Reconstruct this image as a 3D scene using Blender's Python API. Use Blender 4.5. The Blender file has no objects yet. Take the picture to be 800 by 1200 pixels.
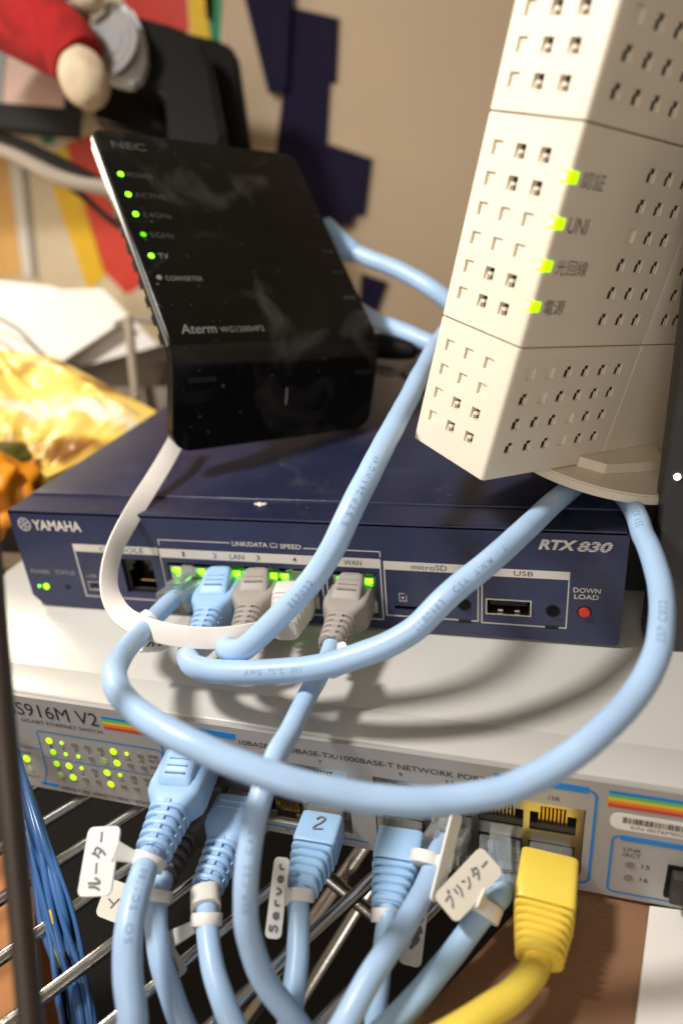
import bpy, bmesh, math, random
from mathutils import noise as NZ
from mathutils import Vector, Matrix
random.seed(7)
S = bpy.context.scene
MM = 0.001
V = Vector
# ------------------------------------------------------------------ camera
FPX = 819.31                                   # focal length in pixels of the 800 x 1200 photograph
CW = V((188.05, -200.71, 143.71))              # camera position, mm
RX = V((0.96817725, 0.23732921, -0.0794208))   # camera right
RD = V((0.03112015, -0.4290515, -0.90274379))  # camera down
RF = V((-0.24832308, 0.87154441, -0.42278362)) # camera forward
cam = bpy.data.cameras.new('camera'); camo = bpy.data.objects.new('camera', cam)
S.collection.objects.link(camo)
camo.matrix_world = Matrix(((RX.x, -RD.x, -RF.x, CW.x*MM), (RX.y, -RD.y, -RF.y, CW.y*MM), (RX.z, -RD.z, -RF.z, CW.z*MM), (0, 0, 0, 1)))
cam.sensor_fit = 'VERTICAL'; cam.sensor_height = 36; cam.lens = FPX/1200*36
cam.clip_start = 0.005; cam.clip_end = 20
cam.dof.use_dof = True; cam.dof.focus_distance = 0.213; cam.dof.aperture_fstop = 5.2; cam.dof.aperture_blades = 7
S.camera = camo
S.render.resolution_x = 682; S.render.resolution_y = 1024
# ------------------------------------------------------------------ light
w = bpy.data.worlds.new('World'); S.world = w; w.use_nodes = True
bg = w.node_tree.nodes['Background']; bg.inputs[0].default_value = (1.0, .74, .49, 1); bg.inputs[1].default_value = .19
def lamp(name, loc, target, size, power, col):
    L = bpy.data.lights.new(name, 'AREA'); L.shape = 'DISK'; L.size = size*MM; L.energy = power; L.color = col
    o = bpy.data.objects.new(name, L); S.collection.objects.link(o); o.location = V(loc)*MM
    o.rotation_euler = (V(target)-V(loc)).to_track_quat('-Z', 'Y').to_euler(); return o
lamp('desk_lamp_light', (-105, -125, 455), (130, -10, 20), 72, 3.25, (1, .965, .915))
lamp('room_fill_light', (140, -740, 300), (120, 60, 30), 420, 1.9, (1, .94, .88))  # soft fill added on the camera side for the room's ambient light
lamp('side_lamp_light', (-300, 180, 205), (-225, 180, 30), 90, .85, (1, .83, .60))
S.view_settings.view_transform = 'Standard'; S.view_settings.look = 'None'; S.view_settings.exposure = 0; S.view_settings.gamma = 1
# ------------------------------------------------------------------ helpers
def ray(u, v): return RX*((u-400)/FPX) + RD*((v-600)/FPX) + RF
def at(u, v, d): return CW + ray(u, v)*d
def onz(u, v, z): r = ray(u, v); return CW + r*((z-CW.z)/r.z)
def ony(u, v, y): r = ray(u, v); return CW + r*((y-CW.y)/r.y)
def meta(o, label=None, cat=None, group=None, kind=None):
    for k, x in (('label', label), ('category', cat), ('group', group), ('kind', kind)):
        if x: o[k] = x
    return o
def root(name, label, cat, loc=(0, 0, 0), rot=None, group=None):
    o = bpy.data.objects.new(name, None); S.collection.objects.link(o); o.empty_display_size = .01
    m = Matrix.Translation(V(loc)*MM)
    if rot: m = m @ rot.to_4x4()
    o.matrix_world = m
    return meta(o, label, cat, group)
def mk(name, data, mat, parent=None, smooth=None, off=None, label=None, cat=None, group=None, kind=None):
    """data: bmesh (mm) or (verts, faces) in mm. off is taken away from every vertex (world -> base of the thing)."""
    if isinstance(data, bpy.types.Mesh): me = data
    else:
        me = bpy.data.meshes.new(name)
        if isinstance(data, bmesh.types.BMesh): data.to_mesh(me); data.free()
        else: me.from_pydata([tuple(x) for x in data[0]], [], data[1])
        o_ = V(off) if off else V((0, 0, 0))
        me.transform(Matrix.Scale(MM, 4) @ Matrix.Translation(-o_))
        bm = bmesh.new(); bm.from_mesh(me); bmesh.ops.recalc_face_normals(bm, faces=bm.faces); bm.to_mesh(me); bm.free()
        if smooth is not None:
            for p in me.polygons: p.use_smooth = True
            me.set_sharp_from_angle(angle=math.radians(smooth))
        for m in (mat if isinstance(mat, (list, tuple)) else [mat]): me.materials.append(m)
    o = bpy.data.objects.new(name, me); S.collection.objects.link(o)
    if parent: o.parent = parent
    return meta(o, label, cat, group, kind)
def bx(x0, x1, y0, y1, z0, z1, bev=0, seg=2, bm=None):
    b = bmesh.new()
    bmesh.ops.create_cube(b, size=1)
    for v in b.verts: v.co = V(((x0+x1)/2+v.co.x*(x1-x0), (y0+y1)/2+v.co.y*(y1-y0), (z0+z1)/2+v.co.z*(z1-z0)))
    if bev: bmesh.ops.bevel(b, geom=b.edges[:], offset=bev, segments=seg, affect='EDGES', profile=.5)
    if bm is None: return b
    merge(bm, b); return bm
def merge(bm, b):
    me = bpy.data.meshes.new('t'); b.to_mesh(me); b.free(); bm.from_mesh(me); bpy.data.meshes.remove(me)
def disc(c, n, r, h, seg=20, r2=None, bev=0):
    b = bmesh.new(); bmesh.ops.create_cone(b, cap_ends=True, segments=seg, radius1=r, radius2=r if r2 is None else r2, depth=h)
    if bev: bmesh.ops.bevel(b, geom=[e for e in b.edges if len(e.link_faces) == 2 and any(len(f.verts) > 4 for f in e.link_faces)], offset=bev, segments=2, affect='EDGES')
    q = V(n).normalized().to_track_quat('Z', 'Y')
    b.transform(Matrix.Translation(V(c)+V(n).normalized()*h/2) @ q.to_matrix().to_4x4()); return b
def ell(c, r, axes=None, sub=4, noise=0, nf=1):
    from mathutils import noise as N
    b = bmesh.new(); bmesh.ops.create_icosphere(b, subdivisions=sub, radius=1)
    for v in b.verts:
        k = 1 + (noise*N.noise(v.co*nf+V(c)*.1) if noise else 0)
        p = V((v.co.x*r[0], v.co.y*r[1], v.co.z*r[2]))*k
        v.co = V(c) + (axes @ p if axes else p)
    return b
def spline(pts, n=10):
    pts = [V(p) for p in pts]; P = [pts[0]*2-pts[1]] + pts + [pts[-1]*2-pts[-2]]; out = []
    for i in range(1, len(P)-2):
        a, b, c, d = P[i-1:i+3]
        t0 = 0; t1 = t0+max(1e-2, (b-a).length**.5); t2 = t1+max(1e-2, (c-b).length**.5); t3 = t2+max(1e-2, (d-c).length**.5)
        for k in range(n):
            t = t1+(t2-t1)*k/n
            A1 = a*((t1-t)/(t1-t0))+b*((t-t0)/(t1-t0)); A2 = b*((t2-t)/(t2-t1))+c*((t-t1)/(t2-t1)); A3 = c*((t3-t)/(t3-t2))+d*((t-t2)/(t3-t2))
            B1 = A1*((t2-t)/(t2-t0))+A2*((t-t0)/(t2-t0)); B2 = A2*((t3-t)/(t3-t1))+A3*((t-t1)/(t3-t1))
            out.append(B1*((t2-t)/(t2-t1))+B2*((t-t1)/(t2-t1)))
    out.append(pts[-1]); return out
def tube(path, r, seg=14, caps=True):
    vs, fs = [], []; n = len(path); T = [(path[min(i+1, n-1)]-path[max(i-1, 0)]).normalized() for i in range(n)]
    N = T[0].orthogonal().normalized()
    for i in range(n):
        N = (N - T[i]*N.dot(T[i])).normalized(); B = T[i].cross(N); rr = r(i/(n-1)) if callable(r) else r
        for k in range(seg):
            a = 2*math.pi*k/seg; vs.append(path[i]+(N*math.cos(a)+B*math.sin(a))*rr)
    for i in range(n-1):
        for k in range(seg): fs.append((i*seg+k, i*seg+(k+1) % seg, (i+1)*seg+(k+1) % seg, (i+1)*seg+k))
    if caps: fs += [tuple(range(seg)), tuple(range((n-1)*seg, n*seg))]
    return vs, fs
def loft(o, ax, u, v, secs, n=28):
    """secs: (t, width, height, squareness, du, dv) along the axis ax from o."""
    vs, fs = [], []
    for (t, ww, hh, e, du, dv) in secs:
        for k in range(n):
            a = 2*math.pi*k/n; c, s = math.cos(a), math.sin(a)
            vs.append(o+ax*t+u*(du+ww/2*math.copysign(abs(c)**e, c))+v*(dv+hh/2*math.copysign(abs(s)**e, s)))
    m = len(secs)
    for i in range(m-1):
        for k in range(n): fs.append((i*n+k, i*n+(k+1) % n, (i+1)*n+(k+1) % n, (i+1)*n+k))
    fs += [tuple(range(n)), tuple(range((m-1)*n, m*n))]
    return vs, fs
def join(*ds):
    vs, fs = [], []
    for d in ds:
        b = len(vs); vs += list(d[0]); fs += [tuple(i+b for i in f) for f in d[1]]
    return vs, fs
def frbox(o, ax, u, v, t0, t1, u0, u1, v0, v1):
    vs = [o+ax*t+u*a+v*b for t in (t0, t1) for a in (u0, u1) for b in (v0, v1)]
    return vs, [(0, 1, 3, 2), (4, 6, 7, 5), (0, 4, 5, 1), (2, 3, 7, 6), (0, 2, 6, 4), (1, 5, 7, 3)]
def plate(x0, x1, z0, z1, holes, y0, y1):
    """a sheet in the xz plane, from y0 (front) to y1 (back), with rectangular holes (x0,x1,z0,z1)."""
    xs = sorted({x0, x1, *[h[0] for h in holes], *[h[1] for h in holes]}); zs = sorted({z0, z1, *[h[2] for h in holes], *[h[3] for h in holes]})
    nx, nz = len(xs)-1, len(zs)-1
    def solid(i, j):
        if i < 0 or j < 0 or i >= nx or j >= nz: return False
        cx, cz = (xs[i]+xs[i+1])/2, (zs[j]+zs[j+1])/2
        return not any(h[0] < cx < h[1] and h[2] < cz < h[3] for h in holes)
    vid, vs, fs = {}, [], []
    def vv(i, j, s):
        if (i, j, s) not in vid: vid[(i, j, s)] = len(vs); vs.append(V((xs[i], (y0, y1)[s], zs[j])))
        return vid[(i, j, s)]
    for i in range(nx):
        for j in range(nz):
            if not solid(i, j): continue
            for s in (0, 1): fs.append((vv(i, j, s), vv(i+1, j, s), vv(i+1, j+1, s), vv(i, j+1, s)))
            for (di, dj, a, b) in ((-1, 0, (i, j), (i, j+1)), (1, 0, (i+1, j), (i+1, j+1)), (0, -1, (i, j), (i+1, j)), (0, 1, (i, j+1), (i+1, j+1))):
                if not solid(i+di, j+dj): fs.append((vv(*a, 0), vv(*b, 0), vv(*b, 1), vv(*a, 1)))
    return vs, fs
def prism(poly, o, ex, ey, n, t):
    """polygon (2D) in the frame o, ex, ey; thickness t along n."""
    m = len(poly); vs = [o+ex*a+ey*b for a, b in poly]+[o+ex*a+ey*b+n*t for a, b in poly]
    return vs, [tuple(range(m)), tuple(range(m, 2*m))]+[(i, (i+1) % m, m+(i+1) % m, m+i) for i in range(m)]
def rrect(x0, x1, y0, y1, r, seg=4):
    out = []
    for cx, cy, a0 in ((x1-r, y1-r, 0), (x0+r, y1-r, 90), (x0+r, y0+r, 180), (x1-r, y0+r, 270)):
        for k in range(seg+1): a = math.radians(a0+90*k/seg); out.append((cx+r*math.cos(a), cy+r*math.sin(a)))
    return out
def textverts(s, bold=0, shear=0, space=1):
    cu = bpy.data.curves.new('t', 'FONT'); cu.body = s; cu.offset = bold; cu.shear = shear; cu.space_character = space; cu.resolution_u = 3
    cu.fill_mode = 'FRONT'
    ob = bpy.data.objects.new('t', cu); S.collection.objects.link(ob)
    dg = bpy.context.evaluated_depsgraph_get(); me = bpy.data.meshes.new_from_object(ob.evaluated_get(dg))
    vs = [v.co.copy() for v in me.vertices]; fs = [tuple(p.vertices) for p in me.polygons]
    bpy.data.objects.remove(ob); bpy.data.meshes.remove(me); bpy.data.curves.remove(cu)
    return vs, fs
def text(parent, s, mat, o, ex, ey, n, x0, x1, y0, y1, bold=0, shear=0, name='lettering', lift=.12, space=1):
    vs, fs = textverts(s, bold, shear, space)
    if not vs: return
    a0, a1 = min(v.x for v in vs), max(v.x for v in vs); b0, b1 = min(v.y for v in vs), max(v.y for v in vs)
    kx, ky = (x1-x0)/(a1-a0), (y1-y0)/max(b1-b0, 1e-6)
    P = [o+ex*(x0+(v.x-a0)*kx)+ey*(y0+(v.y-b0)*ky)+n*lift for v in vs]
    return mk(name, (P, fs), mat, parent)
# ------------------------------------------------------------------ materials
def mat(name, col, rough=.5, metal=0, var=.06, vs=60, bump=0, bs=900, emit=0, trans=0, ior=1.46, rvar=.0, dust=0, sss=0, coat=0, alpha=1, spec=.5):
    m = bpy.data.materials.new(name); m.use_nodes = True; nt = m.node_tree; P = nt.nodes['Principled BSDF']; L = nt.links.new
    tc = nt.nodes.new('ShaderNodeTexCoord')
    P.inputs['Roughness'].default_value = rough; P.inputs['Metallic'].default_value = metal; P.inputs['IOR'].default_value = ior
    P.inputs['Specular IOR Level'].default_value = spec
    P.inputs['Transmission Weight'].default_value = trans; P.inputs['Coat Weight'].default_value = coat; P.inputs['Alpha'].default_value = alpha
    if sss: P.inputs['Subsurface Weight'].default_value = sss; P.inputs['Subsurface Radius'].default_value = (.002, .0018, .0015); P.inputs['Subsurface Scale'].default_value = 1
    c = (*col, 1)
    n1 = nt.nodes.new('ShaderNodeTexNoise'); n1.inputs['Scale'].default_value = vs; n1.inputs['Detail'].default_value = 5; L(tc.outputs['Object'], n1.inputs['Vector'])
    mr = nt.nodes.new('ShaderNodeMapRange'); L(n1.outputs['Fac'], mr.inputs['Value']); mr.inputs[1].default_value = .3; mr.inputs[2].default_value = .7
    mr.inputs[3].default_value = 1-var; mr.inputs[4].default_value = 1+var
    mx = nt.nodes.new('ShaderNodeVectorMath'); mx.operation = 'SCALE'; mx.inputs[0].default_value = col; L(mr.outputs[0], mx.inputs['Scale'])
    colout = mx.outputs[0]
    if dust:
        n2 = nt.nodes.new('ShaderNodeTexNoise'); n2.inputs['Scale'].default_value = 420; n2.inputs['Detail'].default_value = 3; L(tc.outputs['Object'], n2.inputs['Vector'])
        n3 = nt.nodes.new('ShaderNodeTexNoise'); n3.inputs['Scale'].default_value = 34; n3.inputs['Detail'].default_value = 6; n3.inputs['Distortion'].default_value = 1.2; L(tc.outputs['Object'], n3.inputs['Vector'])
        r2 = nt.nodes.new('ShaderNodeMapRange'); L(n2.outputs['Fac'], r2.inputs['Value']); r2.inputs[1].default_value = .69; r2.inputs[2].default_value = .76
        r3 = nt.nodes.new('ShaderNodeMapRange'); L(n3.outputs['Fac'], r3.inputs['Value']); r3.inputs[1].default_value = .54; r3.inputs[2].default_value = .78; r3.inputs[4].default_value = .35
        ad = nt.nodes.new('ShaderNodeMath'); ad.operation = 'ADD'; ad.use_clamp = True; L(r2.outputs[0], ad.inputs[0]); L(r3.outputs[0], ad.inputs[1])
        ml = nt.nodes.new('ShaderNodeMath'); ml.operation = 'MULTIPLY'; L(ad.outputs[0], ml.inputs[0]); ml.inputs[1].default_value = dust
        mc = nt.nodes.new('ShaderNodeMix'); mc.data_type = 'RGBA'; L(ml.outputs[0], mc.inputs[0]); L(colout, mc.inputs[6]); mc.inputs[7].default_value = (.45, .42, .38, 1); colout = mc.outputs[2]
    L(colout, P.inputs['Base Color'])
    if rvar:
        r4 = nt.nodes.new('ShaderNodeMapRange'); L(n1.outputs['Fac'], r4.inputs['Value']); r4.inputs[1].default_value = .3; r4.inputs[2].default_value = .7
        r4.inputs[3].default_value = max(.02, rough-rvar); r4.inputs[4].default_value = min(1, rough+rvar); L(r4.outputs[0], P.inputs['Roughness'])
    if bump:
        nb = nt.nodes.new('ShaderNodeTexNoise'); nb.inputs['Scale'].default_value = bs; nb.inputs['Detail'].default_value = 3; L(tc.outputs['Object'], nb.inputs['Vector'])
        bp = nt.nodes.new('ShaderNodeBump'); bp.inputs['Strength'].default_value = bump; bp.inputs['Distance'].default_value = .0004; L(nb.outputs['Fac'], bp.inputs['Height']); L(bp.outputs[0], P.inputs['Normal'])
    if emit:
        P.inputs['Emission Color'].default_value = c; P.inputs['Emission Strength'].default_value = emit
    return m
M = {}
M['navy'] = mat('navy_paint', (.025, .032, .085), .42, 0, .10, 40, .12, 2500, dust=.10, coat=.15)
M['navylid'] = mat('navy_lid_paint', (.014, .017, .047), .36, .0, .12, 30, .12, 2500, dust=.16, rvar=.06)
M['ink'] = mat('white_silkscreen', (.66, .62, .56), .6)
M['inkdim'] = mat('grey_silkscreen', (.33, .31, .29), .6)
M['darkink'] = mat('dark_print', (.03, .03, .035), .6)
M['black'] = mat('black_plastic', (.006, .0055, .005), .55, bump=.1, spec=.15)
M['hole'] = mat('dark_cavity', (.006, .006, .006), .7)
M['gloss'] = mat('gloss_black_plastic', (.0045, .0042, .0038), .20, 0, .2, 25, dust=.21, rvar=.08, spec=.22)
M['necbody'] = mat('satin_black_plastic', (.006, .006, .006), .4, 0, .2, 30, .1, dust=.05, spec=.3)
M['chrome'] = mat('chrome_trim', (.27, .30, .34), .36, .8, .08)
M['wire'] = mat('chromed_wire', (.78, .78, .77), .16, 1, .10, 90, .12, 500)
M['nickel'] = mat('nickel_shield', (.62, .58, .50), .3, 1, .12, 120, .1)
M['gold'] = mat('gold_contact', (.85, .58, .22), .28, 1)
M['led'] = mat('green_led_lit', (.13, 1.0, .01), .4, emit=6.5)
M['ledhot'] = mat('green_led_hot', (.42, 1.0, .0), .4, emit=1.35)
M['ledmid'] = mat('green_led_half_lit', (.40, .95, .0), .4, emit=.55)
M['leddim'] = mat('green_led_dim', (.12, .8, .0), .4, emit=.5)
M['ledlow'] = mat('green_led_faint', (.30, .42, .12), .4, emit=.22)
M['ledoff'] = mat('unlit_led', (.20, .19, .16), .4)
M['lens'] = mat('yellow_green_led', (.46, 1.0, .0), .4, emit=1.25)
M['core'] = mat('led_core', (.95, 1, .45), .4, emit=1.3)
M['whiteled'] = mat('white_led', (1, .97, .93), .4, emit=4)
M['sand'] = mat('switch_cover_paint', (.53, .515, .475), .30, 0, .03, 25, .06, 2200, dust=.10, rvar=.04)
M['panel'] = mat('switch_front_grey', (.40, .385, .37), .42, .15, .04, 60, .05, 2500, dust=.06)
M['blue'] = mat('blue_print', (.012, .21, .58), .5)
for k, c in dict(st_blue=(.02, .20, .55), st_green=(.10, .50, .12), st_yellow=(.75, .50, .04), st_orange=(.80, .20, .03), st_red=(.55, .05, .03)).items(): M[k] = mat(k, c, .5)
M['label'] = mat('white_label', (.80, .77, .72), .55)
M['ivory'] = mat('ivory_abs', (.80, .715, .58), .42, 0, .025, 30, .05, 3000, sss=.06)
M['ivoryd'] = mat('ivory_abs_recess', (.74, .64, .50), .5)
M['cable'] = mat('light_blue_pvc', (.395, .565, .80), .36, 0, .05, 70, .05, 1500, sss=.05, dust=.16)
M['cable2'] = mat('sky_blue_pvc', (.39, .58, .80), .36, 0, .05, 70, .05, 1500, sss=.05, dust=.16)
M['strand'] = mat('blue_strand_insulation', (.045, .125, .31), .3, 0, .3, 30)
M['boot'] = mat('blue_boot_pvc', (.33, .525, .80), .42, 0, .05, 80, .08, 1800, sss=.05, dust=.10)
M['boot2'] = mat('pale_blue_boot_pvc', (.34, .55, .80), .42, 0, .05, 80, .08, 1800, sss=.05, dust=.08)
M['grey'] = mat('warm_grey_boot_pvc', (.34, .305, .275), .5, 0, .06, 80, .08, 1800, dust=.12)
M['greyd'] = mat('dark_grey_boot', (.09, .08, .075), .5, 0, .06, 80, dust=.2)
M['white'] = mat('white_pvc', (.74, .69, .64), .42, 0, .03, 80, .05, sss=.05)
M['whiteplug'] = mat('white_boot_pvc', (.74, .70, .65), .45, 0, .03, 80)
M['print'] = mat('cable_print', (.22, .33, .50), .6)
M['yellow'] = mat('yellow_pvc', (.86, .64, .085), .38, 0, .04, 80, .05, sss=.06)
M['clear'] = mat('clear_polycarbonate', (.86, .90, .92), .12, 0, .01, trans=.86, ior=1.5)
M['nylon'] = mat('milky_nylon', (.80, .78, .73), .45, 0, .03, 80, sss=.1)
M['tag'] = mat('white_tag_plastic', (.80, .78, .74), .42, 0, .03, 60, .05, sss=.25)
M['tagcream'] = mat('cream_tag_plastic', (.70, .65, .55), .45, 0, .03, 60, .05)
M['pen'] = mat('marker_pen', (.17, .17, .185), .6)
M['red'] = mat('red_button', (.62, .045, .03), .4)
M['wall'] = mat('painted_wall', (.52, .395, .27), .85, 0, .05, 6, .25, 260)
M['navypaper'] = mat('navy_paper', (.008, .005, .024), .75, 0, .12, 20, .1, 500, spec=.2)
M['brown'] = mat('brown_board', (.25, .13, .068), .9, 0, .22, 26, .6, 1500)
M['paper'] = mat('white_paper', (.78, .74, .68), .7, 0, .03, 12)
M['void'] = mat('dark_floor', (.003, .003, .003), .9)
M['darkpost'] = mat('dark_brown_metal', (.050, .036, .028), .45, 0, .1)
M['plush'] = mat('red_plush', (.36, .012, .012), .95, 0, .25, 120, .9, 1400)
M['cream'] = mat('cream_plush', (.60, .48, .33), .95, 0, .12, 120, .8, 1400)
M['screen'] = mat('pinkish_panel', (.58, .40, .34), .35, 0, .05)
M['steel'] = mat('satin_grey_plastic', (.34, .34, .35), .35, .3)
M['pyellow'] = mat('poster_yellow', (.78, .48, .02), .6); M['pred'] = mat('poster_red', (.62, .05, .03), .6)
M['pgreen'] = mat('poster_green', (.01, .20, .08), .6); M['porange'] = mat('poster_orange', (.80, .47, .16), .6); M['pcream'] = mat('poster_cream', (.66, .56, .40), .6); M['pgrey'] = mat('poster_grey', (.30, .26, .22), .6)
M['orange'] = mat('orange_vinyl', (.70, .24, .006), .45, 0, .25, 30, .2, 200)
M['adapter'] = mat('charcoal_plastic', (.030, .027, .024), .55, 0, .2, 30, .15, dust=.1)
M['greencord'] = mat('grey_green_cord', (.13, .13, .105), .5)
M['wood'] = mat('orange_wood', (.50, .20, .06), .6, 0, .25, 25)
# snack bag: yellow film with white and brown printed patches
def bagmat():
    m = mat('yellow_film', (.80, .56, .12), .32, bump=.3, bs=60); nt = m.node_tree; P = nt.nodes['Principled BSDF']
    tc = nt.nodes.new('ShaderNodeTexCoord'); n = nt.nodes.new('ShaderNodeTexNoise'); n.inputs['Scale'].default_value = 21; n.inputs['Detail'].default_value = 4; n.inputs['Distortion'].default_value = .8
    mp = nt.nodes.new('ShaderNodeMapping'); mp.inputs['Location'].default_value = (.31, .1, .2); nt.links.new(tc.outputs['Object'], mp.inputs[0]); nt.links.new(mp.outputs[0], n.inputs['Vector'])
    r = nt.nodes.new('ShaderNodeValToRGB'); e = r.color_ramp.elements
    e[0].position = .33; e[0].color = (.24, .10, .02, 1); e[1].position = .42; e[1].color = (.82, .55, .10, 1)
    for p, c in ((.54, (.86, .64, .20, 1)), (.62, (.84, .76, .58, 1))): x = r.color_ramp.elements.new(p); x.color = c
    nt.links.new(n.outputs['Fac'], r.inputs[0]); nt.links.new(r.outputs[0], P.inputs['Base Color']); return m
M['bag'] = bagmat()
# ================================================================== the setting
X, Y, Z = V((1, 0, 0)), V((0, 1, 0)), V((0, 0, 1))
WY = 420
mk('wall', bx(-700, 700, WY, WY+20, -300, 700), M['wall'], kind='structure')
mk('floor', bx(-700, 700, -400, WY-1, -260, -250), M['void'], kind='structure')
# ================================================================== wire rack
rk = root('wire_rack', 'chromed wire shelf rack carrying the grey network switch', 'shelf', (110, 0, -47))
RO = V((110, 0, -47)); dr = V((.555, .832, 0)).normalized(); nr = V((.832, -.555, 0))
for i in range(-4, 17):
    c0 = 60.2+19.4*i
    if not (-30 < c0 < 330): continue
    p0 = V((nr.x*c0, nr.y*c0, -47.2))
    mk('wire', tube([p0+dr*t for t in (-150, -60, 60, 190, 330)], 2.0, 12), M['wire'], rk, 60, RO)
for a, b, r in (((262, 1230, 262), (452, 958, 262), 3.4), ((318, 1230, 275), (470, 985, 285), 3.0), ((350, 1000, 255), (440, 1075, 250), 2.6)):
    mk('crossbar', tube([at(*a), at(*b)], r, 12), M['wire'], rk, 60, RO)
for yy in (60, 230):
    mk('crossbar', tube([V((-220, yy, -51.8)), V((420, yy, -51.8))], 3, 12), M['wire'], rk, 60, RO)
# ================================================================== network switch
yaw = -0.0397592; SWO = V((110, -53.684, 0)); swm = Matrix.Rotation(yaw, 3, 'Z')
def sw(s, o, z): return SWO + swm @ V((s, -o, z))
sr = root('network_switch', 'wide putty-coloured rack switch with grey front panel and rainbow stripes', 'network switch', SWO, swm)
SL, SRt, SD = -146, 196, 231
mk('cover', bx(SL, SRt, 14, SD, -43, 0, .9, 3), M['sand'], sr, 40)
mk('cover_front', bx(SL, SRt, 1.6, 15.5, -1.6, -.0, .7, 3), M['sand'], sr, 40); mk('cover_front', bx(SL, SRt, 1.6, 13.9, -42.9, -41.4), M['sand'], sr)
for x in (SL+.1, SRt-1.6): mk('cover_front', bx(x, x+1.5, 1.62, 13.9, -41.3, -1.7), M['sand'], sr)
FN = V((0, -1, 0))
PT = [-18.1, -4.3, 9.5, 23.3]; PT2 = [47.3, 61.2, 75.2, 89.1]
G1, G2 = (-25.8, 31.2, -37.6, -11.4), (38.9, 97.3, -37.6, -11.4)
SFP = (118.8, 134.5, -38.6, -26.2); SFP2 = (140, 155.7, -38.6, -26.2)
mk('front_panel', plate(SL+.6, SRt-.6, -42.6, -.7, [G1, G2, SFP, SFP2], 0, 1.55), M['panel'], sr)
for g, cs in ((G1, PT), (G2, PT2)):
    holes = []
    for c in cs:
        holes += [(c-6.1, c+6.1, -22.4, -15.4), (c-3.3, c+3.3, -22.4, -13.0), (c-6.1, c+6.1, -33.6, -26.6), (c-3.3, c+3.3, -36.0, -26.6)]
    hx = sorted(holes)
    sh = mk('port_shield', plate(g[0]+.25, g[1]-.25, g[2]+.25, g[3]-.25, holes, .5, .9), M['nickel'], sr)
    mk('cavity', bx(g[0]+.3, g[1]-.3, 12.5, 13, g[2]+.3, g[3]-.3), M['hole'], sh)
    b = bmesh.new()
    for c in [cs[0]-7]+[x+7 for x in cs]: bx(c-.35, c+.35, .95, 12.4, g[2]+.4, g[3]-.4, bm=b)
    bx(g[0]+.4, g[1]-.4, .95, 12.4, -25.6, -23.2, bm=b)
    mk('port_divider', b, M['black'], sh)
    for c in cs:
        for up in (1, -1):
            b = bmesh.new()
            for k in range(8):
                x = c-3.57+1.02*k
                if up == 1: bx(x-.22, x+.22, 2.0, 8, -20.6, -14.9, bm=b)
                else: bx(x-.22, x+.22, 2.0, 8, -34.2, -28.5, bm=b)
            mk('contacts', b, M['gold'], sh)
            z0 = -22.3 if up == 1 else -29.0
            mk('sill', bx(c-6, c+6, 1.2, 9, z0, z0+1.9), M['adapter'], sh)
    b = bmesh.new()
    for k in range(int((g[1]-g[0]-2)/2.9)):
        x = g[0]+1.4+k*2.9
        bx(x, x+2.1, .05, 1.2, g[3]-.5, g[3]-.05, bm=b)
    mk('spring_finger', b, M['nickel'], sh)
for q in (SFP, SFP2):
    c = mk('sfp_cage', plate(q[0]+.2, q[1]-.2, q[2]+.2, q[3]-.2, [(q[0]+1, q[1]-1, q[2]+1, q[3]-1)], -.6, 12), M['black'], sr)
    mk('dust_plug', bx(q[0]+1.1, q[1]-1.1, -3.4, 10, q[2]+1.1, q[3]-1.1, .6), M['adapter'], c, 40)
    mk('plug_grip', bx(q[0]+4.5, q[1]-3, -6.5, -3.3, q[2]+.6, q[3]-4.6, .5), M['black'], c, 40)
def SB(name, s0, s1, z0, z1, m, lift=.1): return mk(name, bx(s0, s1, -lift, .02, z0, z1), M[m], sr)
def ST(s, s0, s1, z0, z1, m='darkink', **k): return text(sr, s, M[m], V((0, 0, 0)), X, Z, FN, s0, s1, z0, z1, **k)
ST('GS916M V2', -89.5, -51.8, -8.7, -3.3, bold=.0, lift=.12); ST('GIGABIT ETHERNET SWITCH', -83.3, -51.4, -11.7, -10.2)
STRIPES = ['st_blue', 'st_green', 'st_yellow', 'st_orange', 'st_red']
for k, m in enumerate(STRIPES):
    SB('stripe', -50.2, -33.0, -4.0-1.05*(k+1)+.02, -4.0-1.05*k, m)
    SB('stripe', 102.4, 170, -2.9-1.14*(k+1)+.02, -2.9-1.14*k, m)
def arcline(name, pts, wd, m):
    vs, fs = [], []; P = [V((a, -.1, b)) for a, b in pts]
    for i, p in enumerate(P):
        t = (P[min(i+1, len(P)-1)]-P[max(i-1, 0)]).normalized(); n = V((-t.z, 0, t.x)); vs += [p+n*wd/2, p-n*wd/2]
    fs = [(2*i, 2*i+1, 2*i+3, 2*i+2) for i in range(len(P)-1)]
    return mk(name, (vs, fs), M[m], sr)
def corner(cx, cz, r, a0, a1, n=6): return [(cx+r*math.cos(math.radians(a0+(a1-a0)*k/n)), cz+r*math.sin(math.radians(a0+(a1-a0)*k/n))) for k in range(n+1)]
SB('header_bar', -28, -3.2, -5.3, -3.0, 'blue'); SB('header_bar', 73.2, 97.5, -5.3, -3.0, 'blue')
arcline('outline', [(97.4, -4.2)]+corner(97.4, -6.4, 2.2, 88, 0)+[(99.6, -36)]+corner(97.2, -37, 2.4, 0, -90)+[(40, -39.4)], .75, 'blue')
arcline('outline', [(-27.9, -4.2)]+corner(-28, -6.4, 2.2, 92, 180)+[(-30.2, -36)]+corner(-27.8, -37, 2.4, 180, 270)+[(36, -39.4)], .6, 'blue')
ST('10BASE-T/100BASE-TX/1000BASE-T NETWORK PORTS', -2.2, 72.7, -6.9, -5.0, bold=.004)
for c, s in zip(PT+PT2, ('1', '3', '5', '7', '9', '11', '13', '15R')): ST(s, c-.5*len(s), c+.5*len(s), -9.6, -8.2)
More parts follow.
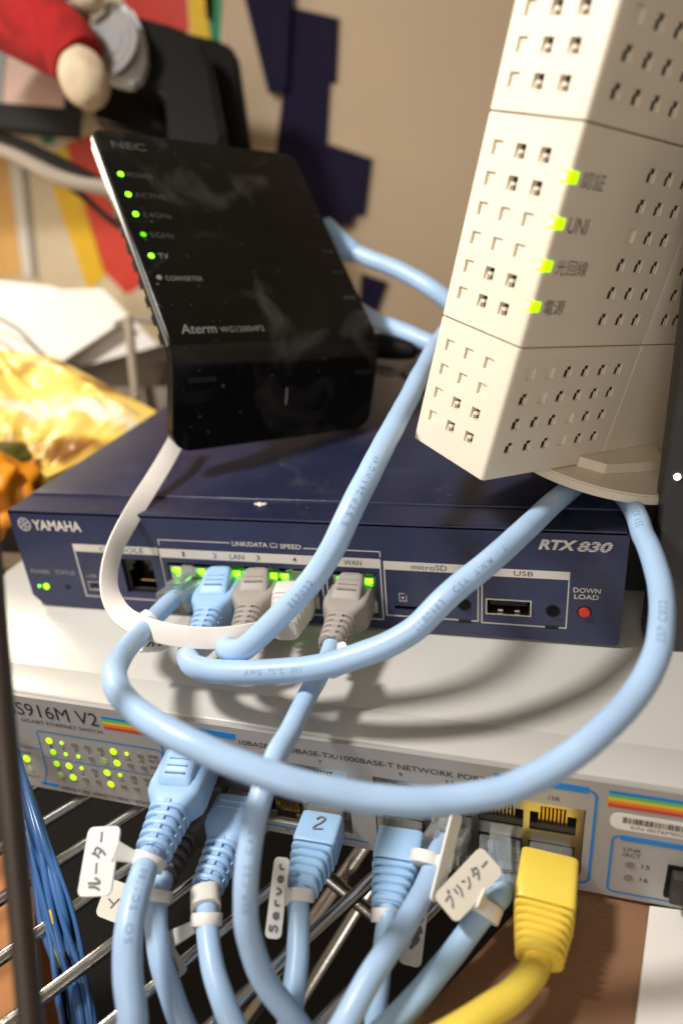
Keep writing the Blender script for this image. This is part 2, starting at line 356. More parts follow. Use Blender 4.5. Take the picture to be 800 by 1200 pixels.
for c, s in zip(PT+PT2, ('2', '4', '6', '8', '10', '12', '14', '16R')): ST(s, c-.5*len(s), c+.5*len(s), -40.9, -39.9)
arcline('outline', [(-83, -40.8), (-79.8, -33), (-78.6, -17.2)]+corner(-77, -16.6, 1.7, 170, 95, 4)+[(-32.5, -14.9)]+corner(-32.6, -16.8, 1.9, 85, 0, 4)+[(-30.7, -24), (-30.7, -38)], .45, 'blue')
arcline('outline', [(-79, -26.7), (-31, -26.7)], .3, 'blue'); arcline('outline', [(-79, -23.4), (-110, -23.4)], .3, 'blue')
SB('header_bar', -84, -76.8, -40.6, -39.3, 'blue')
ST('1000BASE-T LINK  100BASE-TX/10BASE-T NETWORK PORTS', -76, -33, -41.3, -39.8)
GRID = ['HsoooHsoo'[:8], 'mssolHoo', 'mHsoHsoo', 'lHooHooo']
GRID[0] = 'HsoooHso'
for r, z in enumerate((-18.8, -23.8, -29.2, -34.4)):
    for k in range(8):
        s = -74.4+5.03*k+(.2 if r % 2 else 0); g = GRID[r][k]
        m, rad = {'H': ('ledhot', 1.2), 's': ('ledhot', .65), 'm': ('ledmid', 1.15), 'l': ('ledlow', 1.2), 'o': ('ledoff', 1.1)}[g]
        mk('led', disc((s, .3, z), FN, rad, .55, 14), M[m], sr)
        if r in (0, 2): n = 2*k+1+(1 if r == 2 else 0); ST(str(n), s-.4*len(str(n)), s+.4*len(str(n)), z-3.1, z-2.0)
mk('led', disc((-86.9, .3, -29.3), FN, 1.35, .55, 14), M['ledhot'], sr); mk('led', disc((-86.9, .3, -33.9), FN, 1.1, .55, 14), M['ledlow'], sr)
ST('POWER', -90, -84, -27, -25.8); ST('FAULT', -90, -84, -38, -36.8)
for z, t in ((-18.2, 'LINK'), (-20.2, '/ACT'), (-23.2, 'SPEED'), (-28.8, 'LINK'), (-34.2, 'SPEED')): ST(t, -36.6, -32.4, z-.7, z+.7)
mk('barcode_label', prism(rrect(103.4, 150, -16.2, -10.4, 2.4), V((0, 0, 0)), X, Z, FN, .08), M['label'], sr)
x = 106.5; b = bmesh.new()
while x < 140:
    wdt = random.choice((.16, .16, .3, .45)); bx(x, x+wdt, -.16, -.06, -13.6, -11.6, bm=b); x += wdt+random.choice((.15, .2, .35))
mk('barcode', b, M['darkink'], sr)
ST('S/N 0076M0G1190G0844', 108.5, 132, -15.4, -14.2, lift=.16)
arcline('outline', [(170, -18.9), (106.3, -18.9)]+corner(106.3, -20.6, 1.7, 90, 180)+[(104.6, -38.4)]+corner(106.3, -38.8, 1.7, 180, 270)+[(170, -40.5)], .6, 'blue')
SB('header_bar', 106.4, 170, -20.1, -18.2, 'blue', .13)
ST('LINK', 107.6, 112, -23.9, -22.5); ST('/ACT', 107.4, 112, -26, -24.5)
for z, t in ((-28.8, '15'), (-33.9, '16')):
    mk('led', disc((109.6, .3, z), FN, 1.25, .5, 14), M['ledoff'], sr); ST(t, 112.6, 114.6, z-.8, z+.8)
for fx in (SL+20, SRt-20):
    for fy in (20, SD-20): mk('foot', disc((fx, fy, -42.9), (0, 0, -1), 7, 2.5, 20), M['black'], sr, 40)
# ================================================================== blue router
rr = root('blue_router', 'navy blue metal router with white silkscreen and green port lights on the switch', 'router', (110, 0, 0))
RB = V((110, 0, 0))
def RM(name, d, m, p=None, smooth=None, **k): return mk(name, d, M[m] if isinstance(m, str) else m, p or rr, smooth, RB, **k)
ZB, ZT = 1.2, 42.7
CON, LAN, WAN = (43.6, 56.6, 9.3, 24.0), (62.6, 119.9, 6.4, 23.6), (125.2, 140.9, 6.4, 23.6)
USBA, MUSB, SD_ = (177.6, 192.3, 10.3, 16.5), (27.0, 34.0, 9.2, 13.2), (146.9, 159.5, 9.7, 11.2)
fp = plate(3, 217, ZB, ZT-.6, [CON, LAN, WAN, USBA, MUSB, SD_], 0, 1.2)
RM('front_panel', fp, 'navy')
# ends of the panel with cut corners, and the folded top flange
RM('front_end', prism([(0, ZB+4), (3, ZB+.9), (3, ZT-.6), (0, ZT-.6)], V((0, 0, 0)), X, Z, Y, 1.2), 'navy')
RM('front_end', prism([(217, ZB), (219.2, ZB), (220, ZB+.9), (220, ZT-1.6), (218.6, ZT-.6), (217, ZT-.6)], V((0, 0, 0)), X, Z, Y, 1.2), 'navy')
fl = [(0.0, ZT-.62), (.05, ZT-.35), (.2, ZT-.12), (.5, ZT), (15.5, ZT), (15.5, ZT-1.2), (0.0, ZT-1.2)]
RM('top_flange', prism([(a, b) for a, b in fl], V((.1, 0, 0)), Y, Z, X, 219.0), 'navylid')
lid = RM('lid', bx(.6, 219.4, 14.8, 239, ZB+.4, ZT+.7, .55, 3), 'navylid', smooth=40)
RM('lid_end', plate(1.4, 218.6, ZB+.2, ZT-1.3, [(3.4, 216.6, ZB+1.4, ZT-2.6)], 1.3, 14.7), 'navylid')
for fx in (22, 198):
    for fy in (22, 215): RM('foot', disc((fx, fy, ZB+.3), (0, 0, -1), 6, 1.45, 20), 'black')
def port(nm, q, depth=13): return RM(nm, plate(q[0]-.4, q[1]+.4, q[2]-.4, q[3]+.4, [q], 1.3, depth), 'black'), RM('cavity', bx(q[0]-.4, q[1]+.4, depth+.01, depth+.6, q[2]-.4, q[3]+.4), 'hole')
port('console_port', CON); port('lan_port_bay', LAN); port('wan_port_bay', WAN); port('usb_port', USBA); port('mini_usb_port', MUSB); port('card_slot', SD_)
# console jack: stepped opening with gold contacts
RM('jack_face', plate(43.7, 56.5, 9.4, 23.9, [(44.6, 55.6, 10.2, 18.2), (46.6, 53.6, 10.2, 21), (48, 52.2, 10.2, 22.6)], 2.2, 3), 'adapter')
b = bmesh.new()
for k in range(8): bx(50.0+.72*k-1.4, 50.35+.72*k-1.4, 3.4, 9, 12.9, 13.6, bm=b)
RM('contacts', b, 'gold')
RM('usb_shell', plate(*USBA, [(USBA[0]+.45, USBA[1]-.45, USBA[2]+.45, USBA[3]-.45)], -.25, 10), 'nickel')
RM('usb_tongue', bx(179, 191, 1.2, 10, 13.3, 15.2), 'hole')
for x in (181.6, 187): RM('usb_spring', bx(x, x+1.6, .8, 6, 11.2, 11.9), 'nickel')
RM('usb_shell', plate(*MUSB, [(MUSB[0]+.4, MUSB[1]-.4, MUSB[2]+.4, MUSB[3]-.4)], -.15, 8), 'steel')
def shield(g, cs):
    holes = []
    for c in cs: holes += [(c-5.9, c+5.9, 8.6, 17.2), (c-7.0+.5, c-3.4, 17.9, 20.8), (c+3.4, c+7.0-.5, 17.9, 20.8)]
    s = RM('port_shield', plate(g[0]+.3, g[1]-.3, g[2]+.3, 21.6, holes, 1.0, 1.4), 'nickel')
    for c in cs:
        RM('shield_tab', bx(c-1.9, c+1.9, .9, 2.2, 21.7, 22.3), 'nickel', s)
        b = bmesh.new()
        for k in range(8): bx(c-3.6+1.02*k, c-3.2+1.02*k, 4, 9, 10, 15.5, bm=b)
        RM('contacts', b, 'gold', s)
    return s
CS = [70.3, 84.3, 98.4, 112.4]
s1 = shield(LAN, CS); s2 = shield(WAN, [133.05])
LIT = {0: (1, 1), 1: (1, 1), 2: (1, 1), 3: (1, 1), 4: (1, 1)}
for i, c in enumerate(CS+[133.05]):
    for k, dx in enumerate((-5.0, 5.0)):
        RM('led', bx(c+dx-1.4, c+dx+1.4, 1.1, 3.4, 18.2, 20.7, .7), 'led', s1 if i < 4 else s2)
def RS(s, x0, x1, z0, z1, m='ink', **k):
    k.setdefault('lift', .1); vs = text(rr, s, M[m], -RB, X, Z, FN, x0, x1, z0, z1, **k); return vs
def RL(x0, x1, z0, z1, m='ink', name='silkscreen_line'): return RM(name, bx(x0, x1, -.06, .02, z0, z1), m)
# maker's mark: ring with three crossed strokes, then the word
b = bmesh.new()
for k in range(28):
    a0, a1 = 2*math.pi*k/28, 2*math.pi*(k+1)/28
    P = [b.verts.new((6.0+r*math.cos(a), -.09, 36.9+r*math.sin(a))) for a in (a0, a1) for r in (2.35, 2.75)]
    b.faces.new((P[0], P[1], P[3], P[2]))
RM('emblem_ring', b, 'ink')
b = bmesh.new()
for k in range(3):
    a = math.radians(90+60*k); d = V((math.cos(a), 0, math.sin(a))); n = V((-d.z, 0, d.x))
    P = [b.verts.new(V((6.0, -.1-.005*k, 36.9))+d*s+n*t) for s, t in ((-2.0, -.12), (2.0, -.12), (2.0, .12), (-2.0, .12))]; b.faces.new(P)
    for sgn in (1, -1):
        P = [b.verts.new(V((6.0, -.12-.005*k, 36.9))+d*sgn*s+n*t) for s, t in ((1.7, -.45), (2.05, -.3), (2.05, .3), (1.7, .45), (1.0, 0))]; b.faces.new(P)
RM('emblem', b, 'ink')
RS('YAMAHA', 9.6, 30.4, 34.7, 39.0, bold=.028)
RS('POWER', 2.6, 11.0, 15.4, 17.2, 'inkdim'); RS('STATUS', 13.6, 22.3, 15.6, 17.4, 'inkdim')
RM('led', disc((7.7, .2, 9.7), FN, 1.25, .7, 16), 'ledhot'); RM('led', disc((4.4, .2, 9.6), FN, .45, .5, 12), 'led'); RM('led', disc((17.4, .2, 9.9), FN, 1.1, .35, 16), 'hole')
RL(24.6, 60.0, 26.3, 29.4, name='header_bar'); RS('CONSOLE', 36.0, 54.2, 26.9, 28.8, 'darkink')
RS('USB', 27.3, 31.6, 15.0, 16.5, 'inkdim')
RL(24.6, 25.1, 6.3, 26.2); RL(25.2, 60, 6.3, 6.7); 
RL(60.9, 142.9, 25.6, 29.2, name='header_bar'); RL(60.5, 60.8, 4.9, 29.2)
RL(61, 121.4, 4.9, 5.3); RL(121.5, 121.9, 4.9, 25.5); RL(123.2, 123.6, 4.9, 25.5); RL(123.7, 142.4, 4.9, 5.3); RL(142.5, 142.9, 4.9, 25.5)
for s, c, hw in (('1', 70.3, .45), ('2', 82.6, .75), ('LAN', 91.0, 2.7), ('3', 99.0, .75), ('4', 112.5, .8), ('WAN', 133.2, 3.1)): RS(s, c-hw, c+hw, 26.4, 28.4, 'darkink', bold=.004)
RL(61, 89.0, 32.7, 33.0); RL(116.2, 143, 31.9, 32.2); RL(61, 61.3, 30.6, 32.65); RL(142.7, 143, 30.0, 31.85)
RS('LINK/DATA', 90.0, 103.2, 31.8, 33.6, bold=.012); RS('SPEED', 107.8, 115.4, 31.6, 33.4, bold=.012)
RL(104.2, 106.7, 31.8, 32.05); RL(104.2, 104.45, 32.1, 33.5); RL(106.45, 106.7, 32.1, 33.5); RL(104.9, 106.0, 33.3, 33.5)
RL(143.8, 175.3, 25.4, 28.6, name='header_bar'); RS('microSD', 153.3, 165, 26.0, 28.0, 'darkink')
RL(143.8, 144.2, 6.9, 25.3); RL(144.3, 174.9, 6.9, 7.25); RL(175.0, 175.35, 6.9, 25.3)
RL(176.2, 203.6, 25.0, 27.9, name='header_bar'); RS('USB', 186.4, 192.4, 25.6, 27.4, 'darkink')
RL(176.2, 176.6, 6.5, 24.9); RL(176.7, 203.2, 6.5, 6.85); RL(203.25, 203.6, 6.5, 24.9)
RL(148.6, 151.2, 13.1, 13.3); RL(148.6, 148.8, 13.35, 16.3); RL(151.0, 151.2, 13.35, 15.7); RL(148.85, 150.5, 16.1, 16.3); RL(149.5, 150.2, 14.1, 14.9)
for x, z in ((170.6, 13.3), (199.0, 13.1)):
    bt = RM('button', disc((x, .3, z), FN, 2.35, .4, 24), 'hole'); RM('button_cap', disc((x, .4, z), FN, 1.75, 1.1, 20, bev=.2), 'black', bt, 40)
bt = RM('button', disc((208.7, .3, 13.4), FN, 2.3, .4, 24), 'hole'); RM('button_cap', disc((208.7, .4, 13.4), FN, 1.75, 1.2, 20, bev=.2), 'red', bt, 40)
for x in (170.8, 199.0): RM('vent_slot', bx(x-2.3, x+2.3, -.12, .5, 5.9, 7.5, .3), 'hole')
RS('DOWN', 204.9, 213.1, 20.6, 22.4, bold=.01); RS('LOAD', 205.3, 212.7, 18.2, 20.0, bold=.01)
# model number: heavy italic, the digits striped
RS('RTX', 193.6, 205.2, 35.6, 39.2, bold=.045, shear=.25); RS('830', 205.2, 215.4, 35.4, 39.0, bold=.04, shear=.25)
for k in range(4): RL(205.4, 215.6, 36.0+.8*k, 36.13+.8*k, 'navy', 'digit_stripe').location.y -= .00012
fk = bmesh.new()
for dx, dy, r_ in ((0, 0, 1.1), (1.5, .5, .9), (-1.4, .3, .8), (.6, -1.0, .7), (-.5, 1.2, .7)): merge(fk, ell((98+dx, 10.5+dy, ZT+.45), (r_, r_*.8, .45), None, 2, .4, 3))
mk('paper_scrap', fk, M['ink'], None, 60, label='tiny torn white scrap on the front lip of the navy router', cat='scrap')
# ================================================================== ivory optical terminal
Ro = Matrix(((0.72150011, 0.6470979, 0.24637755), (-0.66816964, 0.74400441, 0.0026008), (-0.18162301, -0.16649848, 0.96917044)))
KO = .83/.90; To = CW+(V((151.40, 24.88, 63.65))-CW)*KO
on = root('optical_terminal', 'ivory upright optical terminal with square vents and four green lamps', 'modem', To, Ro*KO)
OW = 34.2
ROWS = [10.4, 18.35, 26.25, 34.15]; MROWS = [50.3, 58.2, 66.2, 74.2, 82.1, 90.0]; TROWS = [106.1, 114.0, 121.9, 129.8, 137.7]
FC = [6.9, 15.6, 24.3]; SC = [8.0, 16.5, 25.0, 33.5, 42.1, 50.6]
holes = []   # (face, a, z, open)
for i, z in enumerate(ROWS):
    for k, x in enumerate(FC): holes.append(('f', x, z, k > 0 and i < 2))
    shut = {0: (3,), 1: (3,), 2: (1,), 3: (0, 1)}[i]
    for k, y in enumerate(SC): holes.append(('s', y, z, k not in shut))
for i, z in enumerate(MROWS):
    for k, x in enumerate(FC): holes.append(('f', x, z, k > 0 and i not in (2, 3)))
    for k, y in enumerate(SC[3:]): holes.append(('s', y, z, not (i == 3 and k == 0)))
for i, z in enumerate(TROWS):
    for k, x in enumerate(FC): holes.append(('f', x, z, k > 0))
    for k, y in enumerate(SC): holes.append(('s', y, z, not (i == 2 and k == 0)))
REAR = [('s', y, z, True) for z in MROWS[:4]+TROWS for y in (67.2, 73.8, 80.4, 87.0)]
HS = 1.8
def cut(o, hs):
    b = bmesh.new()
    for f, a, z, op in hs:
        d = 2.6 if op else .95
        if f == 'f': bx(a-HS, a+HS, -1, d, z-HS, z+HS, bm=b)
        else: bx(OW-d, OW+1, a-HS, a+HS, z-HS, z+HS, bm=b)
    c = mk('cutter', b, M['ivoryd']); c.matrix_world = on.matrix_world
    md = o.modifiers.new('b', 'BOOLEAN'); md.operation = 'DIFFERENCE'; md.object = c; md.solver = 'EXACT'
    dg = bpy.context.evaluated_depsgraph_get(); me = bpy.data.meshes.new_from_object(o.evaluated_get(dg))
    o.modifiers.clear(); o.data = me; bpy.data.objects.remove(c)
    for p in me.polygons: p.use_smooth = True
    me.set_sharp_from_angle(angle=math.radians(35))
segs = [(0, 41.75), (42.15, 98.3), (98.7, 158)]
for z0, z1 in segs:
    b = bmesh.new(); bmesh.ops.create_cube(b, size=1)
    for v in b.verts: v.co = V((OW/2+v.co.x*OW, 29.55+v.co.y*59.1, (z0+z1)/2+v.co.z*(z1-z0)))
    ve = [e for e in b.edges if abs(e.verts[0].co.z-e.verts[1].co.z) > 1 and e.verts[0].co.y < 1]
    bmesh.ops.bevel(b, geom=ve, offset=1.5, segments=5, affect='EDGES', profile=.5)
    he = [e for e in b.edges if abs(e.verts[0].co.z-e.verts[1].co.z) < 1e-4]
    bmesh.ops.bevel(b, geom=he, offset=.28, segments=2, affect='EDGES')
    o = mk('front_shell', b, M['ivory'], on); bpy.context.view_layer.update()
    cut(o, [h for h in holes if z0 < h[2] < z1])
    o = mk('rear_shell', bx(0, OW, 59.55, 122, z0, z1, .28, 2), M['ivory'], on); bpy.context.view_layer.update()
    hs = [h for h in REAR if z0 < h[2] < z1]
    if hs: cut(o, hs)
mk('inner_frame', bx(3.0, OW-3.0, 3.2, 119, .3, 157), M['ivoryd'], on)
def ventmesh(op):
    b = bmesh.new()
    if op:
        bx(-HS+.02, HS-.02, 2.35, 2.55, -HS+.02, HS-.02, bm=b); n = len(b.faces)
        bx(-HS+.03, .1, .75, 2.3, -.45, .35, bm=b); bx(-HS+.03, -HS+.8, .55, 2.3, -HS+.03, -.47, bm=b)
    else: bx(-HS+.02, HS-.02, .82, .92, -HS+.02, HS-.02, bm=b); n = 0
    me = bpy.data.meshes.new('vent'); b.to_mesh(me); b.free(); me.transform(Matrix.Scale(MM, 4))
    me.materials.append(M['hole'] if op else M['ivory']); me.materials.append(M['ivory'])
    if op:
        for p in me.polygons: p.material_index = 0 if p.index < n else 1
    return me
vm = {True: ventmesh(True), False: ventmesh(False)}
def sidevent():
    b = bx(-HS+.02, HS-.02, .85, 1.2, -HS+.02, HS-.02); n = len(b.faces)
    bx(-HS+.03, -.35, .45, .83, .55, HS-.03, bm=b); bx(.75, HS-.03, .45, .83, -HS+.03, .4, bm=b)
    me = bpy.data.meshes.new('vent'); b.to_mesh(me); b.free(); me.transform(Matrix.Scale(MM, 4)); me.materials.append(M['hole']); me.materials.append(M['ivory'])
    for p in me.polygons: p.material_index = 0 if p.index < n else 1
    return me
vs_ = sidevent()
for f, a, z, op in holes+REAR:
    o = mk('vent', vs_ if (op and f == 's') else vm[op], None, on)
    if f == 'f': o.location = V((a, 0, z))*MM
    else: o.location = V((OW, a, z))*MM; o.rotation_euler.z = math.pi/2
for z, s, y1 in ((86.1, '認証', 14.6), (75.1, 'UNI', 13.0), (64.4, '光回線', 18.4), (53.6, '電源', 13.6)):
    mk('lamp_window', bx(OW-2.7, OW+.18, -.18, 3.3, z-1.55, z+1.55, .35), M['lens'], on)
    mk('lamp_core', bx(OW-2.3, OW-1.0, -.28, .1, z-.9, z+.9, .12), M['core'], on)
    text(on, s, mat('grey_print_'+str(int(z)), (.12, .11, .10), .6), V((OW, 0, 0)), Y, Z, X, 4.9, y1, z-2.1, z+2.0, lift=.06)
# round stand: disc and raised ledge
def ring(cx, cy, r, z0, z1, bev=.6):
    b = bmesh.new(); bmesh.ops.create_cone(b, cap_ends=True, segments=64, radius1=r, radius2=r, depth=z1-z0)
    bmesh.ops.bevel(b, geom=[e for e in b.edges if len({round(v.co.z, 3) for v in e.verts}) == 1], offset=bev, segments=2, affect='EDGES')
    bmesh.ops.translate(b, verts=b.verts, vec=(cx, cy, (z0+z1)/2)); return b
st = mk('stand', ring(25.5, 68.5, 37.0, -3.9, -.3), M['ivory'], on, 40)
mk('stand_ledge', prism([(34.6, 46), (42.5, 51), (47, 78), (34.6, 92)], V((0, 0, -.2)), X, Y, Z, 3.6), M['ivory'], st)
# ================================================================== black wireless router
Rn = Matrix(((0.64625473, -0.61558958, -0.45100364), (0.74950959, 0.40088936, 0.52680461), (-0.14349287, -0.67848153, 0.72046694)))
k_ = .975; Tn = CW+(V((63.287, 32.667, 93.395))-CW)*k_
nw = root('wireless_router', 'glossy black wireless router with bent lower lip and column of green lights', 'router', Tn, Rn)
NW, L1, L2, NA = 96.57*k_, 109.16*k_, 39.46*k_, .881
RBEND = 15.0
def nprof(s):
    """point and outward normal along the face: s=0 at the bend, + up, - down."""
    tl = RBEND*math.tan(NA/2); Ls = RBEND*NA/2
    if s >= Ls: return V((0, 0, s-Ls+tl)), V((0, -1, 0))
    if s <= -Ls:
        q = -s-Ls+tl; return V((0, math.sin(NA), -math.cos(NA)))*q, V((0, -math.cos(NA), -math.sin(NA)))
    a = (Ls-s)/RBEND   # 0..NA
    c = V((0, RBEND, tl)); n = V((0, -math.cos(a), -math.sin(a))); return c+n*RBEND, n
def nslab(x0, x1, s0, s1, rt, rb, th, front=0., nx=2, ns=60, chamf=.0):
    ss = [s0+(s1-s0)*(i/ns) for i in range(ns+1)]
    for e, r in ((s0, rb), (s1, rt)):
        if r: ss += [e+(r*(1-math.cos(math.radians(a))))*(1 if e == s0 else -1) for a in range(0, 91, 10)]
    ss = sorted(set(round(x, 4) for x in ss)); vs, fs = [], []
    def inset(s):
        i = 0
        if rb and s < s0+rb: q = (s0+rb-s)/rb; i = rb*(1-math.sqrt(max(0, 1-q*q)))
        if rt and s > s1-rt: q = (s-(s1-rt))/rt; i = rt*(1-math.sqrt(max(0, 1-q*q)))
        return i
    for s in ss:
        p, n = nprof(s); i = inset(s)
        vs += [p+n*front+X*(x0+i+chamf), p+n*front+X*(x1-i-chamf), p+n*(front-chamf)+X*(x1-i), p-n*th+X*(x1-i), p-n*th+X*(x0+i), p+n*(front-chamf)+X*(x0+i)]
    m = len(ss)
    for j in range(m-1):
        for a in range(6): fs.append((j*6+a, j*6+(a+1) % 6, j*6+6+(a+1) % 6, j*6+6+a))
    fs += [(0, 1, 2, 3, 4, 5), tuple((m-1)*6+a for a in range(6))]
    return vs, fs
mk('front_cover', nslab(.0, NW, -L2, L1, 3.5, 7.5, 5.6, chamf=.5), M['gloss'], nw, 30)
mk('back_body', nslab(1.8, NW-2, -L2+2, L1-1, 3, 6, 9.0, front=-5.7), M['necbody'], nw, 30)
mk('rear_hump', bx(17, NW-5, 9.2, 26, 12, L1-8, 2), M['necbody'], nw, 40)
# bright trim along the left edge, between the cover and the body
def trim(x, s0, s1, d0, d1, wv):
    vs, fs = [], []; n = 40
    for i in range(n+1):
        p, nn = nprof(s0+(s1-s0)*i/n); vs += [p-nn*d0+X*x, p-nn*d1+X*x, p-nn*d1+X*(x-wv), p-nn*d0+X*(x-wv)]
    for i in range(n):
        for a in range(4): fs.append((4*i+a, 4*i+(a+1) % 4, 4*i+4+(a+1) % 4, 4*i+4+a))
    fs += [(0, 1, 2, 3), (4*n, 4*n+1, 4*n+2, 4*n+3)]; return vs, fs
mk('edge_trim', trim(-.02, 3, L1-3, .6, 2.6, .5), M['chrome'], nw, 40)
for k in range(9):
    s = 12+8.5*k; p, nn = nprof(s); mk('side_vent', bx(1.3, 1.75, p.y+7.5, p.y+10.5, p.z-2.2, p.z+2.2, .2), M['black'], nw)
NG = mat('pale_grey_print', (.17, .16, .15), .5); NGd = mat('dim_grey_print', (.05, .048, .045), .5)
def NT(s, x0, x1, z0, z1, m=NG, **k): text(nw, s, m, V((0, 0, 0)), X*k_, Z*k_, V((0, -1, 0)), x0, x1, z0, z1, **k)
NT('NEC', 6, 20.5, 100.2, 104.2, bold=.02, m=NGd)
for z, s, m, x1 in ((85.9, 'POWER', 'led', 19), (75.3, 'ACTIVE', 'led', 21), (65.2, '2.4GHz', 'led', 20), (54.9, '5GHz', 'leddim', 18), (44.4, 'TV', 'led', 12.2)):
    mk('led', disc((5.3*k_, .3, z*k_), (0, -1, 0), 1.1, .5, 16), M[m], nw); NT(s, 8.0, x1, z-1.3, z+1.3, m=NGd if s != 'TV' else NG)
mk('led', disc((5.2*k_, .3, 34*k_), (0, -1, 0), 1.1, .45, 16), M['ledoff'], nw); NT('CONVERTER', 7.6, 23, 32.5, 34.7, space=1.1)
NT('Aterm', 5.8, 20.5, 7.6, 12.0, shear=.2, bold=.004); NT('WG1200HP2', 22.0, 41.2, 7.8, 10.4, space=1.12)
for z in (50, 38): NT('-- --', 88, 93, z, z+.7, m=NGd)
NT('▪▪▪', 88, 93.5, 23.3, 25.2, m=NGd)
dd = V((0, math.sin(NA), -math.cos(NA))); nn2 = V((0, -math.cos(NA), -math.sin(NA)))
for x0, x1, q in ((5.8, 17.5, 11.3), (84, 95, 13.0)): mk('slot', frbox(dd*q*k_, X, dd, nn2, x0*k_, x1*k_, -.9, .9, -.2, .12), M['hole'], nw)
mk('scuff', frbox(dd*21*k_, X, dd, nn2, 48.4, 49.0, -3.5, 3.5, -.1, .06), M['inkdim'], nw)
# ================================================================== cables
def frame(o, e):
    ax = (e-o).normalized(); u = ax.cross(Z).normalized()*-1; u = Z.cross(ax).normalized(); v = ax.cross(u).normalized()
    if v.z < 0: v = -v
    return ax, u, v
def wrap(parent, off, path, r, s0, string, h, m, flip=False, lift=.04, length=None):
    vs, fs = textverts(string, .004, 0, 1.25)
    a0 = min(v.x for v in vs); b0, b1 = min(v.y for v in vs), max(v.y for v in vs); k = h/(b1-b0)
    cum = [0]
    for i in range(1, len(path)): cum.append(cum[-1]+(path[i]-path[i-1]).length)
    def pos(s):
        s = min(max(s, 0), cum[-1]-1e-3); i = max(j for j in range(len(cum)) if cum[j] <= s); i = min(i, len(path)-2)
        f = (s-cum[i])/(cum[i+1]-cum[i]); T = (path[min(i+2, len(path)-1)]-path[max(i-1, 0)]).normalized(); return path[i].lerp(path[i+1], f), T
    S0 = s0*cum[-1]; sg = -1 if flip else 1; p, T = pos(S0); N = (CW-p); out = []
    for v in vs:
        p, T = pos(S0+sg*(v.x-a0)*k); N = (CW-p); N = (N-T*N.dot(T)).normalized(); yd = N.cross(T*sg); a = ((v.y-(b0+b1)/2)*k)/r
        out.append(p+(N*math.cos(a)+yd*math.sin(a))*(r+lift))
    mk('cable_print', (out, fs), m, parent, off=off)
def clearplug(rt, o, ax, u, v, off, ln=15.5, pair='cable'):
    mk('plug', loft(o, ax, u, v, [(-8, 11.6, 7.6, .16, 0, -1), (ln-.4, 11.6, 7.9, .16, 0, -1), (ln, 11.0, 7.4, .16, 0, -1)]), M['clear'], rt, 30, off)
    mk('latch', frbox(o, ax, u, v, -4, ln-2.5, -2.9, 2.9, 4.4, 5.3), M['clear'], rt, None, off)
    mk('wire_fan', join(*[tube([o+ax*(ln-7)+u*(k*.75)-v*1.2, o+ax*(-1)+u*(k*1.02)-v*.6], .42, 6) for k in (-3, -2, -1, 0, 1, 2, 3)]), M[pair], rt, 50, off)
    mk('contacts', join(*[frbox(o, ax, u, v, -7.4, -2.5, -3.7+1.02*k, -3.3+1.02*k, -4.3, -2.4) for k in range(8)]), M['gold'], rt, None, off)
def boot_hood(rt, o, ax, u, v, off, ln, m, W=15.0, flat=False, side=1):
    b0 = ln-14.0
    mk('plug', loft(o, ax, u, v, [(-8, 11.6, 7.8, .18, 0, -.5), (3, 11.6, 7.8, .18, 0, -.5)]), M['clear'], rt, 30, off)
    bt = mk('boot', loft(o, ax, u, v, [(1.6, W-1.2, 9.6, .26, 0, -.4), (2.2, W, 10.6, .26, 0, -.4), (b0-5.5, W+.3, 11.6, .28, 0, -.3), (b0-3, W-.2, 11.4, .34, 0, -.3), (b0+.2, W-4.2, 10.2, .5, 0, -.3), (b0+1.2, W-4.8, 9.6, .55, 0, -.3)]), M[m], rt, 50, off)
    r0, r1 = (W-4.4)/2, (W-6.4)/2
    core = [loft(o, ax, u, v, [(b0, 2*r0-2.0, 2*r0-2.6, .7, 0, -.3), (ln, 2*r1-1.7, 2*r1-1.7, .8, 0, -.3)])]
    for k in range(5):
        t = b0+1.2+2.75*k; f = min(1, (t-b0)/(ln-b0)); rad = r0+(r1-r0)*f; e = .6+.25*f; hw = 2*rad-.6*(1-f)
        core.append(loft(o, ax, u, v, [(t-.05, 2*rad-.5, hw-.5, e, 0, -.3), (t+.2, 2*rad, hw, e, 0, -.3), (t+1.15, 2*rad-.1, hw-.1, e, 0, -.3), (t+1.4, 2*rad-.6, hw-.6, e, 0, -.3)]))
    for a in (90, 270, 0, 180):
        c, s = math.cos(math.radians(a)), math.sin(math.radians(a)); wd = 1.05
        for t0, t1 in ((b0, (b0+ln)/2), ((b0+ln)/2, ln)):
            fa = (t0-b0)/(ln-b0); fb = (t1-b0)/(ln-b0); A = r0+(r1-r0)*fa-.12; B = r0+(r1-r0)*fb-.12; vs = []
            for t, R_ in ((t0, A), (t1, B)):
                for q in (-wd, wd):
                    for d in (R_-1.6, R_-.25): vs.append(o+ax*t+u*(c*d-s*q)+v*(s*d+c*q-.3))
            core.append((vs, [(0, 1, 3, 2), (4, 6, 7, 5), (0, 4, 5, 1), (2, 3, 7, 6), (0, 2, 6, 4), (1, 5, 7, 3)]))
    mk('strain_relief', join(*core), M[m], rt, 45, off)
    if not flat:
        mk('latch_hood', loft(o, ax, u, v, [(.8, 7.4, 2.6, .5, 0, 7.0), (1.6, 8.6, 5.2, .5, 0, 6.6), (4, 9.6, 6.6, .5, 0, 6.0), (b0-7, 10.4, 5.4, .5, 0, 5.2), (b0-4.4, 10.2, 3.0, .5, 0, 4.5), (b0-3.6, 9.6, 1.0, .5, 0, 4.6)]), M[m], bt, 50, off)
        for k in range(3): t = b0-11.5+2.3*k; mk('grip_line', frbox(o, ax, u, v, t, t+.5, -3.0, 3.0, 5.0, 9.0-.32*k), M[m], bt, None, off)
    else:
        for k in range(4): t = 4.5+2.2*k; mk('grip_line', frbox(o, ax, u, v, t, t+.5, -5.2, 5.2, 3, 5.35), M[m], bt, None, off)
    return bt
